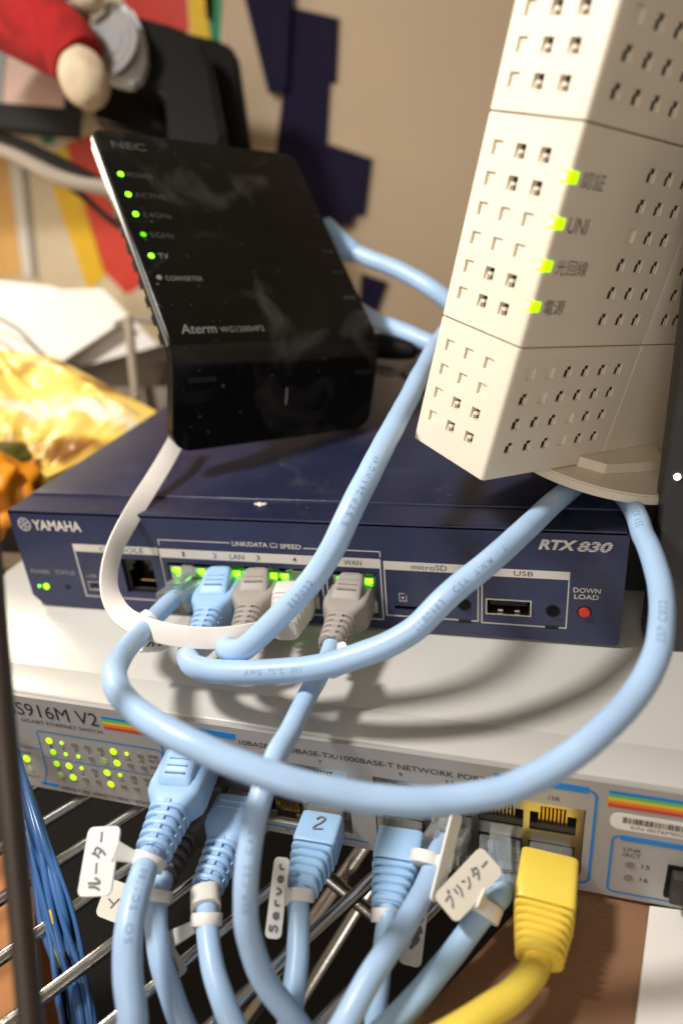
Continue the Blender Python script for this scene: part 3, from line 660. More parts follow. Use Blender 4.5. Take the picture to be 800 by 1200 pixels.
def boot_rib(rt, o, ax, u, v, off, ln, m, W=12.4, H=9.8, n=5, bl=.52, clear=True):
    tb = ln*bl
    mk('plug', loft(o, ax, u, v, [(-8, 11.6, 7.8, .18, 0, 0), (4.5, 11.6, 7.8, .18, 0, 0)]), M['clear'], rt, 30, off)
    bt = mk('boot', loft(o, ax, u, v, [(3.0, W-.6, H-.5, .2, 0, 0), (3.4, W, H, .2, 0, 0), (tb-.8, W+.2, H+.4, .22, 0, 0), (tb, W-.5, H-.3, .25, 0, 0)]), M[m], rt, 40, off)
    ds = [loft(o, ax, u, v, [(tb-.5, W-2.6, H-2.2, .4, 0, 0), (ln, W-5.2, H-3.4, .7, 0, 0)])]; p = (ln-tb)/n
    for k in range(n):
        t = tb+.55+p*k; f = k/(n-1); ww = W-.2-f*3.2; hh = H-.2-f*1.6; e = .28+.35*f
        ds.append(loft(o, ax, u, v, [(t, ww-.7, hh-.7, e, 0, 0), (t+.25, ww, hh, e, 0, 0), (t+p*.5, ww, hh, e, 0, 0), (t+p*.62, ww-.7, hh-.7, e, 0, 0)]))
    mk('strain_relief', join(*ds), M[m], rt, 45, off)
    return bt
GR = 'light blue network cables'
def cable(label, start, end, pts, od, style, bm, cm='cable', group=GR, W=15.0, name='network_cable', tail=None, prints=(), plugs=True, **kw):
    o = start; e = at(*end); ax, u, v = frame(o, e); ln = (e-o).length; off = o
    rt = root(name, label, 'cable', o, group=group)
    if style == 'hood': boot_hood(rt, o, ax, u, v, off, ln, bm, W, **kw)
    elif style == 'rib': boot_rib(rt, o, ax, u, v, off, ln, bm, W, **kw)
    elif style == 'clear': clearplug(rt, o, ax, u, v, off, ln)
    path = spline([e-ax*(5 if style != 'clear' else 6), e+ax*2]+[at(*q) for q in pts], 12)
    path = [p+NZ.noise_vector(p*.045)*.75*min(1, i/14)+NZ.noise_vector(p*.13)*.16*min(1, i/14) for i, p in enumerate(path)]
    mk('jacket', tube(path, od/2, 18), M[cm], rt, 60, off)
    for s0, s, h, fl in prints: wrap(rt, off, path, od/2, s0, s, h, M['print'], fl)
    return rt, path
PZ = 15.2
c1 = cable('blue cable from the clear plug beside the console jack, sweeping in the widest loop', V((70.3, 0, 14.0)), (201, 704, 243),
  [(183, 722, 231), (160, 746, 214), (140, 772, 193), (133, 797, 178), (150, 825, 168), (200, 860, 158), (250, 883, 154), (300, 901, 152), (366, 921, 151), (444, 938, 151), (521, 939, 151), (590, 925, 151), (660, 889, 152), (712, 848, 155), (747, 808, 160), (770, 759, 167), (776, 712, 175), (765, 655, 190), (747, 608, 208), (733, 583, 222), (716, 560, 240), (700, 535, 270), (690, 510, 300)],
  6.4, 'clear', None, prints=((.60, 'ESP C022', 2.0, False), (.715, 'E5P.022', 2.0, False)))
c2 = cable('blue cable on the blue hooded plug in LAN port 2, crossing below the model number', V((84.3, 0, PZ)), (233, 750, 227),
  [(222, 764, 218), (227, 779, 209), (255, 786, 203), (330, 787, 195), (405, 776, 189), (480, 741, 186), (522, 702, 187), (570, 662, 191), (615, 620, 202), (645, 592, 215), (668, 572, 230), (690, 552, 250), (705, 530, 280)],
  7.0, 'hood', 'boot', prints=((.19, 'AWG  75°C  30V', 1.5, False), (.40, 'LL80663   CSA  AWM  I A', 1.7, False)))
c3 = cable('blue cable on the grey plug in LAN port 3, climbing past the black wireless router', V((98.4, 0, PZ)), (284, 745, 225),
  [(270, 753, 219), (267, 762, 210), (288, 759, 203), (336, 714, 197), (367, 676, 193), (393, 638, 191), (411, 599, 192), (432, 556, 199), (456, 508, 214), (476, 474, 232), (490, 445, 250), (503, 416, 272), (520, 390, 295)],
  7.0, 'hood', 'grey', cm='cable', prints=((.24, 'E5P022', 1.9, False), (.36, 'S/STP 26AWG/4P', 1.8, False)))
c5 = cable('blue cable hanging from the grey plug in the WAN port, passing behind the wide loop', V((133.05, 0, PZ)), (388, 757, 216),
  [(378, 780, 208), (357, 820, 194), (338, 859, 184), (323, 886, 178), (308, 925, 171), (294, 975, 166), (286, 1030, 163), (288, 1070, 163), (296, 1105, 164), (312, 1150, 166), (335, 1185, 168), (365, 1225, 171), (400, 1270, 174)],
  5.9, 'hood', 'grey', prints=((.60, 'E5P-C22  CAT', 1.6, True),))
# flat white ribbon cable from the wireless router to LAN port 4
o4 = V((112.4, 0, PZ)); e4 = at(333, 738, 225); ax, u, v = frame(o4, e4)
rb = root('flat_cable', 'flat white ribbon network cable looping from the wireless router to LAN port 4', 'cable', o4)
boot_rib(rb, o4, ax, u, v, o4, (e4-o4).length, 'whiteplug', 13.4, 11.0, n=5, bl=.42)
ctl = [((212, 505, 290), (.85, .5, .1)), ((203, 524, 277), (.85, .5, .1)), ((185, 555, 264), (.85, .5, .1)), ((157, 600, 251), (.75, .3, .55)), ((134, 645, 241), (.5, .1, .85)), ((128, 686, 232), (.42, -.1, .9)), ((143, 720, 224), (.4, -.7, .6)), ((188, 741, 217), (.05, -1, .25)), ((250, 748, 213), (0, -1, .12)), ((300, 742, 215), (.1, -1, .1)), ((322, 735, 221), (.2, -1, .1)), ((331, 729, 229), (.3, -1, .1))]
path = spline([at(*a) for a, _ in ctl], 8); wv = spline([V(b) for _, b in ctl], 8); vs, fs = [], []
for i, p in enumerate(path):
    T = (path[min(i+1, len(path)-1)]-path[max(i-1, 0)]).normalized(); q = wv[i]; wd = RX*q.x+RD*q.y+RF*q.z; wd = (wd-T*wd.dot(T)).normalized(); n = T.cross(wd)
    for a, b in rrect(-3.4, 3.4, -.5, .5, .3, 3): vs.append(p+wd*a+n*b)
m = 16
for i in range(len(path)-1):
    for a in range(m): fs.append((i*m+a, i*m+(a+1) % m, (i+1)*m+(a+1) % m, (i+1)*m+a))
fs += [tuple(range(m)), tuple(range((len(path)-1)*m, len(path)*m))]
mk('ribbon', (vs, fs), M['white'], rb, 50, o4)
# cables in the switch
cable('thick blue cable on the hooded plug beside the switch lights, tagged in kana', sw(-18.6, 0, -14.6), (179, 1000, 190),
  [(168, 1025, 182), (153, 1080, 172), (148, 1140, 166), (154, 1200, 163), (165, 1290, 163)], 7.0, 'hood', 'boot', W=16.2, prints=((.16, 'CAT.', 1.7, True), (.30, '11801', 1.7, True), (.48, 'ISO/IEC', 1.9, True)))
cable('blue cable on the dark grey plug below the thick hooded one', sw(-18.1, 0, -31), (192, 1028, 201),
  [(184, 1058, 194), (186, 1110, 186), (204, 1170, 180), (235, 1240, 176)], 6.2, 'hood', 'greyd', W=14, flat=True)
cable('blue cable on the flat-topped slotted boot with a white numbered band', sw(-4.3, 0, -31), (242, 1041, 197),
  [(241, 1062, 192), (243, 1095, 185), (250, 1140, 178), (268, 1190, 172), (295, 1250, 168)], 6.0, 'hood', 'boot', W=15.5, flat=True)
cable('slim blue cable on the ribbed boot marked with the number 2', sw(23.3, 0, -31), (353, 1044, 192),
  [(350, 1070, 188), (347, 1120, 181), (340, 1180, 174), (333, 1250, 169)], 6.0, 'rib', 'boot2', cm='cable2', W=12.6)
cable('slimmest blue cable hanging straight from the ribbed boot in port 10', sw(47.3, 0, -31), (455, 1066, 187),
  [(451, 1090, 184), (444, 1140, 178), (438, 1200, 173), (434, 1260, 170)], 5.4, 'rib', 'boot2', cm='cable2', W=13.2)
cable('blue cable in a clear plug in port 12, crossing in front of the slimmest cable', sw(61.2, 0, -29), (516, 996, 196),
  [(509, 1012, 191), (496, 1042, 183), (474, 1080, 174), (436, 1140, 164), (405, 1196, 158), (370, 1260, 154)], 6.1, 'clear', None)
cable('blue cable in a clear plug in port 14 carrying the cream tag', sw(75.2, 0, -31), (586, 1042, 189),
  [(576, 1060, 185), (556, 1084, 181), (534, 1114, 177), (511, 1140, 173), (460, 1196, 165), (410, 1245, 160)], 6.1, 'clear', None, cm='cable2')
yc, yp = cable('bright yellow network cable with a ribbed yellow boot beside the blue frame', sw(89.1, 0, -31), (631, 1124, 172),
  [(624, 1142, 168), (597, 1169, 163), (552, 1197, 158), (505, 1225, 155), (450, 1250, 153)], 6.9, 'rib', 'yellow', cm='yellow', group='coloured cables', W=15.2, H=11.5, n=6, bl=.60)
# cables behind the wireless router
def loose(name, label, cat, pts, od, m, seg=14, group=None, boot=None):
    P = spline([at(*q) for q in pts], 10); rt = root(name, label, cat, P[0], group=group)
    mk('jacket', tube(P, od/2, seg), M[m], rt, 60, P[0])
    if boot:
        n = boot[0]; mk('boot', tube(P[:n], lambda t: boot[1]*(1-.35*t**3), 16), M[boot[2]], rt, 50, P[0])
    return rt
loose('network_cable', 'blue cable with moulded boot behind the upper edge of the wireless router', 'cable', [(378, 270, 345), (398, 287, 342), (430, 302, 336), (470, 318, 330), (515, 345, 322), (560, 385, 322)], 8.2, 'cable', group=GR, boot=(17, 7.0, 'boot'))
loose('network_cable', 'short stretch of blue cable just above the black power plug', 'cable', [(410, 358, 345), (440, 376, 336), (475, 390, 325), (520, 410, 316), (560, 430, 312)], 8.2, 'cable', group=GR)
loose('cord', 'black power plug and cord behind the wireless router', 'cord', [(425, 402, 335), (455, 407, 328), (490, 411, 322), (520, 414, 320), (560, 420, 322)], 3.2, 'black', boot=(20, 6.0, 'black'))
loose('thin_cord', 'thin grey-green cord crossing below the black power plug', 'cord', [(430, 428, 345), (455, 438, 345), (480, 430, 342), (510, 410, 338), (550, 390, 340)], 3.0, 'greencord')
loose('thin_cord', 'thin dark cord dropping behind the steep blue cable', 'cord', [(440, 430, 350), (470, 438, 350), (490, 455, 350), (530, 480, 352)], 3.0, 'adapter')
# ================================================================== cable tags
def tag(label, q, d, strokes=(), m='tag', collar=None, rad=1.6, pen=.5, txt=None):
    """q: three corners in the picture (a, b along one edge, c beyond b) with depths d."""
    a, b, c = [at(q[i][0], q[i][1], d[i]) for i in range(3)]
    ex = (b-a); W_ = ex.length; ex.normalize(); ey = (c-b); ey = (ey-ex*ey.dot(ex)); H_ = ey.length; ey.normalize(); n = ex.cross(ey)
    if n.dot(CW-a) < 0: n = -n
    rt = root('cable_tag', label, 'tag', a, group='plastic cable tags')
    mk('flag', prism(rrect(0, W_, 0, H_, min(rad, W_*.3, H_*.3)), a-n*.35, ex, ey, n, .7), M[m], rt, None, a)
    if strokes:
        ds = []
        for st_ in strokes:
            P = [a+ex*(x*W_)+ey*(y*H_)+n*.42 for x, y in st_]; ds.append(tube(spline(P, 4) if len(P) > 2 else P, pen*.5, 6))
        mk('handwriting', join(*ds), M['pen'], rt, None, a)
    if collar:
        cu, cv, cd, T, r_, h_, nk = collar
        C0 = at(cu, cv, cd); T = (RX*T[0]+RD*T[1]+RF*T[2]).normalized(); U = T.orthogonal().normalized(); Wv = T.cross(U)
        mk('collar', loft(C0, T, U, Wv, [(-h_/2, 2*r_-.4, 2*r_-.4, 1, 0, 0), (-h_/2+.25, 2*r_, 2*r_, 1, 0, 0), (h_/2-.25, 2*r_, 2*r_, 1, 0, 0), (h_/2, 2*r_-.4, 2*r_-.4, 1, 0, 0)]), M['nylon'], rt, 40, a)
        if nk:
            p1 = a+ex*(nk[0]*W_)+ey*(nk[1]*H_); dr_ = (C0-p1); L_ = dr_.length; dr_.normalize(); uu = T; vv = dr_.cross(uu).normalized(); uu = vv.cross(dr_)
            mk('neck', loft(p1, dr_, uu, vv, [(-.8, 5.2, .6, .5, 0, 0), (.8, 4.4, .9, .5, 0, 0), (L_-r_-.4, 3.2, 1.6, .5, 0, 0), (L_-r_+.6, 3.0, 2.0, .5, 0, 0)]), M['nylon'], rt, 50, a)
    return rt
# handwriting: pen strokes of each character in a unit box, written up the flag
GL = {'ル': [[(.28, .85), (.27, .45), (.05, .08)], [(.58, .92), (.58, .12), (.74, .2), (.98, .5)]], 'ー': [[(.08, .48), (.92, .55)]],
      'タ': [[(.45, .98), (.3, .66), (.05, .42)], [(.4, .78), (.86, .78), (.7, .38), (.25, .02)], [(.34, .5), (.66, .38)]],
      'プ': [[(.08, .72), (.74, .75), (.6, .35), (.2, .02)], [(.88, .92), (.98, 1.0), (.9, 1.08), (.82, 1.0), (.88, .92)]],
      'リ': [[(.25, .88), (.25, .4)], [(.72, .92), (.72, .4), (.4, .02)]], 'ン': [[(.08, .82), (.36, .66)], [(.1, .08), (.5, .22), (.92, .72)]],
      'S': [[(.82, .85), (.4, .98), (.2, .75), (.75, .4), (.6, .05), (.12, .12)]], 'e': [[(.15, .32), (.82, .38), (.55, .66), (.2, .45), (.3, .06), (.85, .1)]],
      'r': [[(.3, .62), (.3, .04)], [(.3, .42), (.5, .62), (.85, .6)]], 'v': [[(.12, .62), (.45, .04), (.85, .64)]]}
def pen_text(word, t0, t1, h0, h1):
    n = len(word); st = []
    for i, ch in enumerate(word):
        for g in GL[ch]: st.append([(1-(h0+(h1-h0)*(y+.04*math.sin(7*i+x))), t0+(t1-t0)*(i+.08+.8*x)/n) for x, y in g])
    return st
tag('white cable tag with bold kana on the thick hooded cable', [(91, 1051), (130, 1050), (157, 967)], [180, 178, 186],
    pen_text('ルーター', .06, .96, .30, .74),
    collar=(174, 1010, 187, (-.3, .75, -.55), 4.6, 3.4, (1.0, .62)), pen=.6)
tag('frosted tag hanging behind the bold kana tag', [(112, 1072), (140, 1083), (165, 1042)], [196, 193, 196], [[(.5, .3), (.7, .6)], [(.3, .5), (.6, .4)]], m='tagcream', collar=(185, 1050, 195, (-.1, .8, -.5), 4.1, 3.0, None))
tag('narrow edge-on tag beside the white numbered band', [(206, 1150), (221, 1136), (221, 1049)], [186, 188, 196], [[(.4, .1), (.6, .35)], [(.5, .4), (.6, .55)]], collar=(242, 1078, 188.5, (.02, .8, -.5), 4.3, 3.2, (.9, .62)), pen=.7)
rt = root('marker_band', 'small white numbered band round the slotted blue boot end', 'cable marker', at(241, 1055, 193.5))
A_ = at(241, 1055, 193.5); T_ = (at(243, 1095, 185)-at(241, 1041, 197)).normalized(); U_ = RX.copy(); U_ = (U_-T_*U_.dot(T_)).normalized()
mk('band', loft(A_, T_, U_, T_.cross(U_), [(-2.6, 8.2, 8.2, .75, 0, 0), (2.6, 8.2, 8.2, .75, 0, 0)]), M['whiteplug'], rt, 40, A_)
tag('upright white tag with handwriting on the cable marked 2', [(310, 1099), (329, 1101), (335, 1005)], [182, 182, 191],
    pen_text('Server', .05, .95, .28, .78),
    collar=(351, 1049, 191, (-.05, .8, -.5), 4.2, 3.2, (.95, .52)), pen=.55)
tag('tag with thick dark scribble behind the crossing cable', [(466, 1128), (493, 1135), (509, 1058)], [192, 190, 196], [[(.45, .25), (.75, .42), (.5, .45), (.8, .55)], [(.55, .3), (.6, .55), (.7, .35), (.75, .6), (.85, .5)], [(.5, .62), (.85, .72), (.6, .75), (.55, .68)], [(.6, .8), (.85, .82)]],
    collar=(452, 1073, 187, (-.05, .8, -.5), 4.0, 3.4, None), pen=1.0)
tag('pale tag seen nearly edge-on next to the cream tag', [(503, 1056), (516, 1057), (551, 958)], [178, 182, 192], collar=(499, 1007, 191, (-.25, .75, -.55), 4.5, 3.2, (.95, .45)))
tag('cream tag with pen-written kana on the cable in port 14', [(507, 1050), (534, 1083), (580, 1011)], [177, 174, 181],
    pen_text('プリンター', .06, .95, .36, .76),
    m='tagcream', collar=(568, 1066, 184, (-.45, .65, -.4), 4.4, 4.0, (1.02, .5)), pen=.5)
tag('white tag tucked behind the grey WAN plug', [(386, 797), (416, 783), (438, 735)], [204, 204, 214])
tag('white tag with dark lettering under the ribbon cable', [(160, 764), (196, 763), (208, 747)], [220, 220, 226], [[(.3, .3), (.4, .8)], [(.5, .3), (.45, .7), (.65, .6)], [(.7, .3), (.75, .8)]], collar=(176, 729, 227, (-.6, .55, -.5), 4.3, 3, None), pen=.7)
tag('small milky tag under the blue hooded plug', [(213, 748), (240, 772), (246, 748)], [226, 224, 229], m='nylon')
# the pen-marked 2 on the ribbed boot
o_ = sw(23.3, 0, -31); e_ = at(353, 1044, 192); ax, u, v = frame(o_, e_)
two = [(-1.0, 6.2), (.2, 5.2), (1.4, 5.6), (.8, 7.2), (-.6, 8.6), (-1.0, 9.6), (1.8, 9.3)]
P = [o_+ax*t+u*a+v*5.15 for a, t in two]
pr = [o for o in S.objects if o.get('label', '').startswith('slim blue cable')][0]
mk('handwriting', tube(spline(P, 5), .33, 6), M['pen'], pr, None, o_)
# ================================================================== front left and right foreground
loose('leaning_rod', 'dark brown rod leaning in front of the switch lights', 'rod', [(-16, 600, 152), (-3, 760, 147), (12, 930, 141), (26, 1080, 138), (42, 1260, 134)], 5.0, 'darkpost')
bun = root('wire_bundle', 'bundle of thin blue and yellow wires hanging in front of the rack', 'wires', at(70, 1000, 215))
B0 = at(70, 1000, 215)
for k in range(22):
    j = (k-11)*.75; jx = random.uniform(-3, 3); m = 'pyellow' if k == 5 else ('black' if k in (2, 9, 13) else 'strand')
    P = [at(16+j*.3, 880, 236), at(46+j*1.4+random.uniform(-7, 7), 985, 216+random.uniform(-3, 3)), at(70+j*1.7+random.uniform(-11, 11), 1080, 205+random.uniform(-3, 3)), at(90+j*1.9+random.uniform(-9, 9), 1180, 196+random.uniform(-3, 3)), at(104+j*2.4, 1260, 190)]
    mk('wire', tube(spline(P, 8), random.choice((.7, .9, 1.2)), 8), M[m], bun, 60, B0)
# brown board below the switch on the right, with a sheet of paper on it
zb = -44.2
pts = [onz(655, 1012, zb), onz(470, 1215, zb), onz(420, 1300, zb), onz(1000, 1500, zb), onz(1000, 1010, zb)]
mk('cardboard_sheet', prism([(p.x, p.y) for p in pts], V((0, 0, zb)), X, Y, Z, -1.2), M['brown'], label='brown fibrous cardboard sheet lying under the switch behind the yellow cable', cat='cardboard')
q = [onz(760, 1066, zb), onz(742, 1215, zb), onz(900, 1230, zb), onz(900, 1085, zb)]
mk('paper_sheet', prism([(p.x, p.y) for p in q], V((0, 0, zb+1)), X, Y, Z, .6), M['paper'], label='white paper sheet lying on the brown cardboard sheet', cat='paper')
pw = [onz(-60, 990, -110), onz(35, 985, -110), onz(48, 1230, -110), onz(-60, 1260, -110)]
mk('wooden_box', prism([(p.x, p.y) for p in pw], V((0, 0, -110)), X, Y, Z, -60), M['wood'], label='orange wooden box low down behind the wire bundle', cat='box')
# black drive standing on the switch at the right
pd = onz(756, 762, 0)
bd = root('external_drive', 'black upright external drive with a white light beside the router', 'drive', (pd.x, pd.y, 0))
mk('case', bx(pd.x, pd.x+70, pd.y, pd.y+14, .3, 150, 1.2, 3), mat('graphite_plastic', (.035, .034, .036), .5, 0, .1, 60, .1, dust=.22), bd, 40, (pd.x, pd.y, 0))
l_ = ony(793, 559, pd.y-.3); mk('led', disc(l_+V((0, .4, 0)), FN, .95, .5, 16), M['whiteled'], bd, None, (pd.x, pd.y, 0))
mk('rubber_foot', bx(pd.x+3, pd.x+66, pd.y+2, pd.y+12, -.05, .35), M['black'], bd, None, (pd.x, pd.y, 0))
mk('gap_shade_block', bx(221.8, 300, 36, 190, .05, 36, 1.5, 3), M['adapter'], None, 40, label='added dark block in place of the shade behind the upright drive', cat='case')  # added block; its dark face stands in for the shaded gap beside the router
# ================================================================== background
def wallpiece(name, poly, m, parent=None, t=.8, lift=0., off=(0, 0, 0), **k):
    P = [ony(a, b, WY-lift) for a, b in poly]
    return mk(name, prism([(p.x, p.z) for p in P], V((0, WY-lift, 0)), X, Z, V((0, -1, 0)), t), M[m], parent, None, off, **k)
nvL = 'navy paper cut-out taped to the beige wall'
wallpiece('paper_cutout', [(342, 9), (397, 22), (394, 97), (387, 97), (383, 168), (436, 186), (428, 251), (345, 262), (322, 200), (330, 130)], 'navypaper', None, 3, .5, label='stepped navy paper strip on the beige wall', cat='paper cut-out', group='navy paper on the wall')
wallpiece('paper_cutout', [(285, -20), (345, -20), (338, 106), (317, 110)], 'navypaper', None, 6, 4, label='tapering navy paper piece at the top of the beige wall', cat='paper cut-out', group='navy paper on the wall')
wallpiece('paper_cutout', [(370, 240), (416, 250), (412, 262), (378, 268)], 'navypaper', None, 8, .5, label='small navy paper tab under the stepped strip', cat='paper cut-out', group='navy paper on the wall')
wallpiece('paper_cutout', [(424, 320), (454, 330), (440, 370), (420, 366)], 'navypaper', None, 3, .5, label='small navy paper square between the two rear blue cables', cat='paper cut-out', group='navy paper on the wall')
po = root('poster', 'white poster with red, yellow and green shapes on the wall behind the routers', 'poster', ony(60, 300, WY)); PB = ony(60, 300, WY)
wallpiece('sheet', [(-160, -60), (262, -60), (262, 60), (205, 420), (-160, 400)], 'pcream', po, .6, .4, PB)
for m, poly in (('porange', [(-60, 170), (8, 165), (26, 322), (-60, 330)]), ('paper', [(8, 165), (22, 165), (38, 322), (27, 322)]), ('pgrey', [(22, 165), (30, 165), (46, 330), (38, 322)]),
                ('pyellow', [(52, 190), (78, 170), (118, 300), (124, 322), (104, 342)]), ('pred', [(78, 168), (128, 150), (175, 330), (148, 345), (122, 318)]), ('pgreen', [(97, 343), (116, 340), (116, 366), (108, 374), (101, 372)]),
                ('pgreen', [(36, 138), (54, 138), (66, 168), (52, 170)]), ('pred', [(140, -40), (216, -40), (222, 36), (190, 60), (150, 40)]), ('pyellow', [(217, -40), (234, -40), (250, 60), (226, 60)]), ('pgreen', [(235, -40), (262, -40), (258, 50), (249, 60)]), ('paper', [(239, -20), (251, -20), (250, 28), (242, 20)])):
    wallpiece('printed_shape', poly, m, po, .5, 1.2, PB)
# white papers, dark wedge modelled for the shadow there, little post
ps = root('paper_stack', 'leaning pile of white papers left of the wireless router', 'papers', at(60, 400, 480)); PS0 = at(60, 400, 480)
for k, (poly, d0, d1) in enumerate((([(-120, 345), (120, 338), (200, 420), (195, 470), (40, 455), (-120, 440)], 500, 470), ([(-120, 318), (60, 335), (150, 372), (60, 432), (-120, 425)], 480, 455))):
    P = [at(a, b, d0+(d1-d0)*(b-318)/150) for a, b in poly]; n = (P[1]-P[0]).cross(P[-1]-P[0]).normalized(); n = n if n.z > 0 else -n
    np_ = len(P); mk('sheet', (P+[p-n*3 for p in P], [tuple(range(np_)), tuple(range(np_, 2*np_))]+[(i, (i+1) % np_, np_+(i+1) % np_, np_+i) for i in range(np_)]), M['paper'], ps, None, PS0)
loose('thin_cord', 'thin dark cord lying over the white papers', 'cord', [(-30, 360, 450), (20, 385, 448), (55, 418, 446), (95, 430, 450)], 2.0, 'adapter')
loose('thin_cord', 'second thin cord low on the white papers', 'cord', [(-30, 385, 447), (5, 402, 444), (30, 425, 442), (50, 440, 440)], 1.6, 'greencord')
dk = root('shadow_wedge', 'dark brown wedge shaped as the shadow behind the yellow bag', 'case', at(130, 470, 470)); DK0 = at(130, 470, 470)  # dark solid standing in for the shadow between papers and bag
P = [at(58, 440, 470), at(190, 404, 480), at(240, 420, 470), at(240, 520, 430), at(120, 520, 430)]; n = RF
mk('wedge_body', (P+[p+n*30 for p in P], [tuple(range(5)), tuple(range(5, 10))]+[(i, (i+1) % 5, 5+(i+1) % 5, 5+i) for i in range(5)]), mat('shadow_brown', (.035, .024, .015), .5), dk, None, DK0)
mk('band', frbox(at(150, 470, 440), RX, RD, RF, -25, 25, -9, 6, 0, 20), mat('taupe_band', (.16, .12, .085), .6, var=.3), dk, None, DK0)
mk('band', frbox(at(165, 492, 432), RX, RD, RF, -25, 25, -5, 8, 0, 20), mat('pale_grey_band', (.36, .32, .27), .6, var=.3), dk, None, DK0)
sp = root('small_post', 'small taupe T-shaped post between papers and wireless router', 'post', at(158, 460, 425)); SP0 = at(158, 460, 425)
mk('upright', tube([at(151, 372, 430), at(155, 420, 427), at(160, 468, 424)], 3.0, 10), mat('taupe_plastic', (.26, .20, .14), .5), sp, 60, SP0)
mk('crosspiece', tube([at(134, 380, 430), at(151, 373, 430), at(186, 376, 432)], 1.6, 8), M['pgrey'], sp, 60, SP0)
# yellow bag left behind the blue router
from mathutils import noise as NZ
gw, gh = 70, 50; top = []
cor = [at(-60, 402, 430), at(60, 418, 425), at(205, 492, 385), at(-70, 590, 330), at(70, 556, 335)]
for j in range(gh+1):
    f = j/gh
    L = at(-80, 400+180*f, 425-85*f); Rr = at(62+142*min(1, f*1.9) - 150*max(0, f-.52)/.48, 418+75*min(1, f*1.9)+66*max(0, f-.52)/.48, 425-42*min(1, f*1.9)-50*max(0, f-.52)/.48)
    for i in range(gw+1):
        g = i/gw; p = L.lerp(Rr, g); h = 9*NZ.noise(V((g*4.2, f*3.1, 1.3)))+7*abs(NZ.noise(V((g*9, f*6, 4))))+3*abs(NZ.noise(V((g*19, f*13, 7))))
        e = min(1, 6*min(g, 1-g, f, 1-f)+.05); top.append(p+V((0, -.35, .94))*h*e)
vs = top+[p+V((0, 4, -10)) for p in top]; N_ = (gw+1)*(gh+1); fs = []
for j in range(gh):
    for i in range(gw):
        a = j*(gw+1)+i; fs += [(a, a+1, a+gw+2, a+gw+1), (N_+a, N_+a+gw+1, N_+a+gw+2, N_+a+1)]
edge = [i for i in range(gw+1)]+[j*(gw+1)+gw for j in range(1, gh+1)]+[gh*(gw+1)+i for i in range(gw-1, -1, -1)]+[j*(gw+1) for j in range(gh-1, 0, -1)]
for k in range(len(edge)): a, b = edge[k], edge[(k+1) % len(edge)]; fs.append((a, b, N_+b, N_+a))
mk('snack_bag', (vs, fs), M['bag'], None, 60, label='crumpled yellow and white printed bag left of the navy router', cat='bag')
og = root('orange_pouch', 'glossy orange pouch with olive top beside the navy router', 'pouch', at(-6, 590, 330)); OG0 = at(-6, 590, 330)
mk('pouch', ell(at(-8, 580, 330), (22, 22, 19), None, 5, .30, 2.4), M['orange'], og, 60, OG0)
mk('flap', ell(at(2, 538, 340), (13, 14, 8), None, 4, .2, 1.5), mat('olive_film', (.085, .075, .010), .4, var=.5, vs=50), og, 60, OG0)
pa = onz(42, 672, 0); mk('power_adapter', bx(-85, -4, 38, 110, .05, 21, 3, 3), M['adapter'], None, 40, label='charcoal power adapter lying on the switch left of the navy router', cat='adapter')
# plush, tablet, swivel arm
tb = root('tablet', 'black framed tablet standing behind the red plush toy', 'tablet', at(30, 130, 500)); TB0 = at(30, 130, 500)
TX, TZ, TN = (RX*.985+RD*.08).normalized(), (RD*-1+RX*.08).normalized(), RF
mk('bezel', frbox(at(-30, 90, 500), TX, TZ, TN, -70, 76, -34, 70, 0, 9), M['hole'], tb, None, TB0)
mk('screen', frbox(at(-30, 90, 500), TX, TZ, TN, 22, 66, -17, 60, -.6, -.05), M['screen'], tb, None, TB0)
mk('side_band', frbox(at(-30, 90, 500), TX, TZ, TN, -60, 21, -17, 60, -.6, -.05), M['steel'], tb, None, TB0)
ar = root('swivel_arm', 'black swivel bracket with round grey hub behind the wireless router', 'bracket', at(210, 120, 450)); AR0 = at(210, 120, 450)
def camprism(poly, d, t, bev=0):
    o = at(0, 0, d); return prism([((a-0)*d/FPX, (b-0)*d/FPX) for a, b in poly], o, RX, RD, RF, t)
def bevprism(poly, d, t, bev=2):
    vs, fs = camprism(poly, d, t); b = bmesh.new(); q = [b.verts.new(x) for x in vs]
    for f in fs: b.faces.new([q[i] for i in f])
    bmesh.ops.recalc_face_normals(b, faces=b.faces); bmesh.ops.bevel(b, geom=b.edges[:], offset=bev, segments=3, affect='EDGES'); return b
mk('housing', bevprism([(150, 14), (205, 28), (238, 46), (248, 76), (264, 158), (258, 178), (198, 178), (192, 108), (165, 95), (150, 95)], 430, 26, 3), M['black'], ar, 40, AR0)
mk('back_plate', bevprism([(168, 24), (262, 46), (278, 60), (294, 172), (240, 190), (178, 190)], 458, 14, 3), M['black'], ar, 40, AR0)
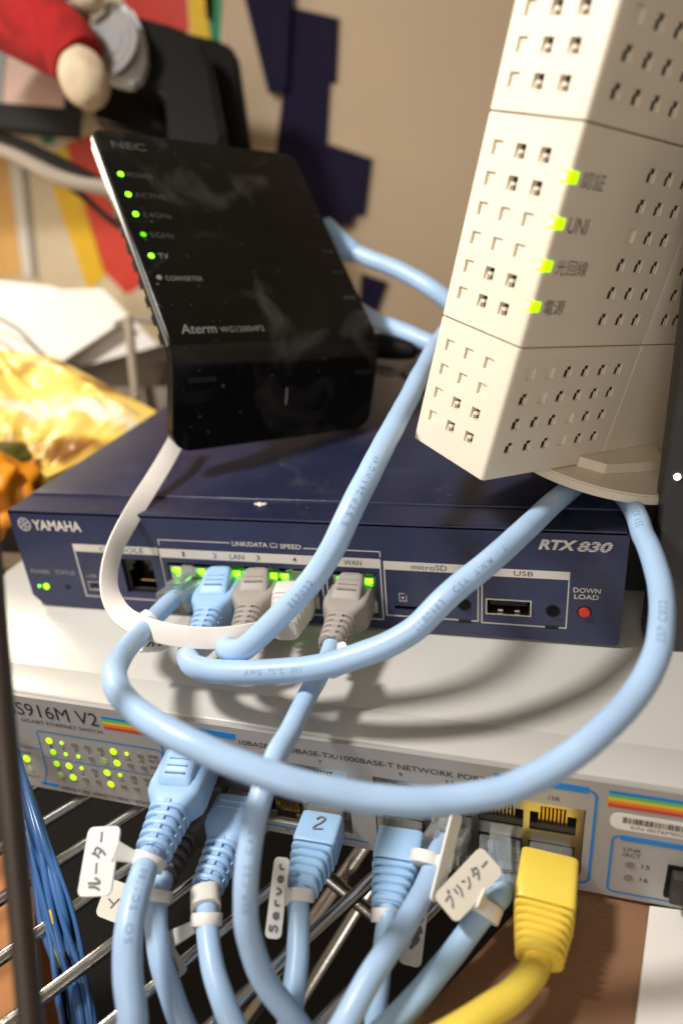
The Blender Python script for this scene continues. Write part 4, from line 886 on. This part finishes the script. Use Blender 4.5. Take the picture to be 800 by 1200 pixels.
mk('joint', bevprism([(110, 98), (186, 104), (190, 165), (110, 140)], 452, 20, 2), M['necbody'], ar, 40, AR0)
mk('hub', bevprism([(120, -4), (152, 4), (168, 36), (170, 72), (160, 94), (140, 96), (122, 86)], 418, 12, 2.5), mat('silver_plastic', (.55, .55, .57), .35), ar, 40, AR0)
hn = (RX*-.35-RF*.94).normalized(); hc = at(131, 52, 415)
for r_, h_, m_ in ((19, 1.5, 'steel'), (15.5, 2.0, 'pgrey'), (14, 2.4, 'steel'), (10, 2.8, 'pgrey'), (9, 3.2, 'steel')): mk('hub_ring', disc(hc, hn, r_, h_, 36), M[m_], ar, 40, AR0)
pl = root('plush_toy', 'red plush limb with cream paw hanging above the wireless router', 'plush toy', at(40, 30, 400)); PL0 = at(40, 30, 400)
lp = spline([at(-60, -50, 400), at(-10, -5, 402), at(40, 28, 402), at(78, 55, 402), at(92, 72, 402)], 8)
b_ = tube(lp, lambda t: 27-11*t, 24); mk('sleeve', b_, M['plush'], pl, 60, PL0)
ax3 = Matrix((RX*.85+RD*.5, RF, RX*-.5+RD*.85)).transposed()
mk('paw', ell(at(99, 92, 398), (14.5, 14, 18), Matrix((RX*.9-RD*.3, RF, RX*.3+RD*.9)).transposed(), 4, .05, 2), M['cream'], pl, 60, PL0)
mk('second_paw', ell(at(102, -10, 405), (10, 10, 11), None, 4, .05, 2), M['cream'], pl, 60, PL0)
loose('cord', 'black cord running behind the chrome edge of the wireless router', 'cord', [(-40, 148, 440), (20, 168, 436), (70, 190, 432), (130, 222, 430), (180, 250, 430)], 7.0, 'black')
loose('grey_cord', 'thick taupe cord below the black cord at the poster', 'cord', [(-40, 160, 445), (20, 182, 440), (70, 208, 436), (130, 222, 430), (180, 240, 432)], 10, 'greencord').children[0].data.materials[0] = mat('taupe_cord', (.30, .25, .20), .5)
loose('cord', 'slim black cord crossing the red stripe of the poster', 'cord', [(60, 205, 450), (95, 228, 448), (130, 258, 446), (170, 285, 446)], 4.0, 'black')
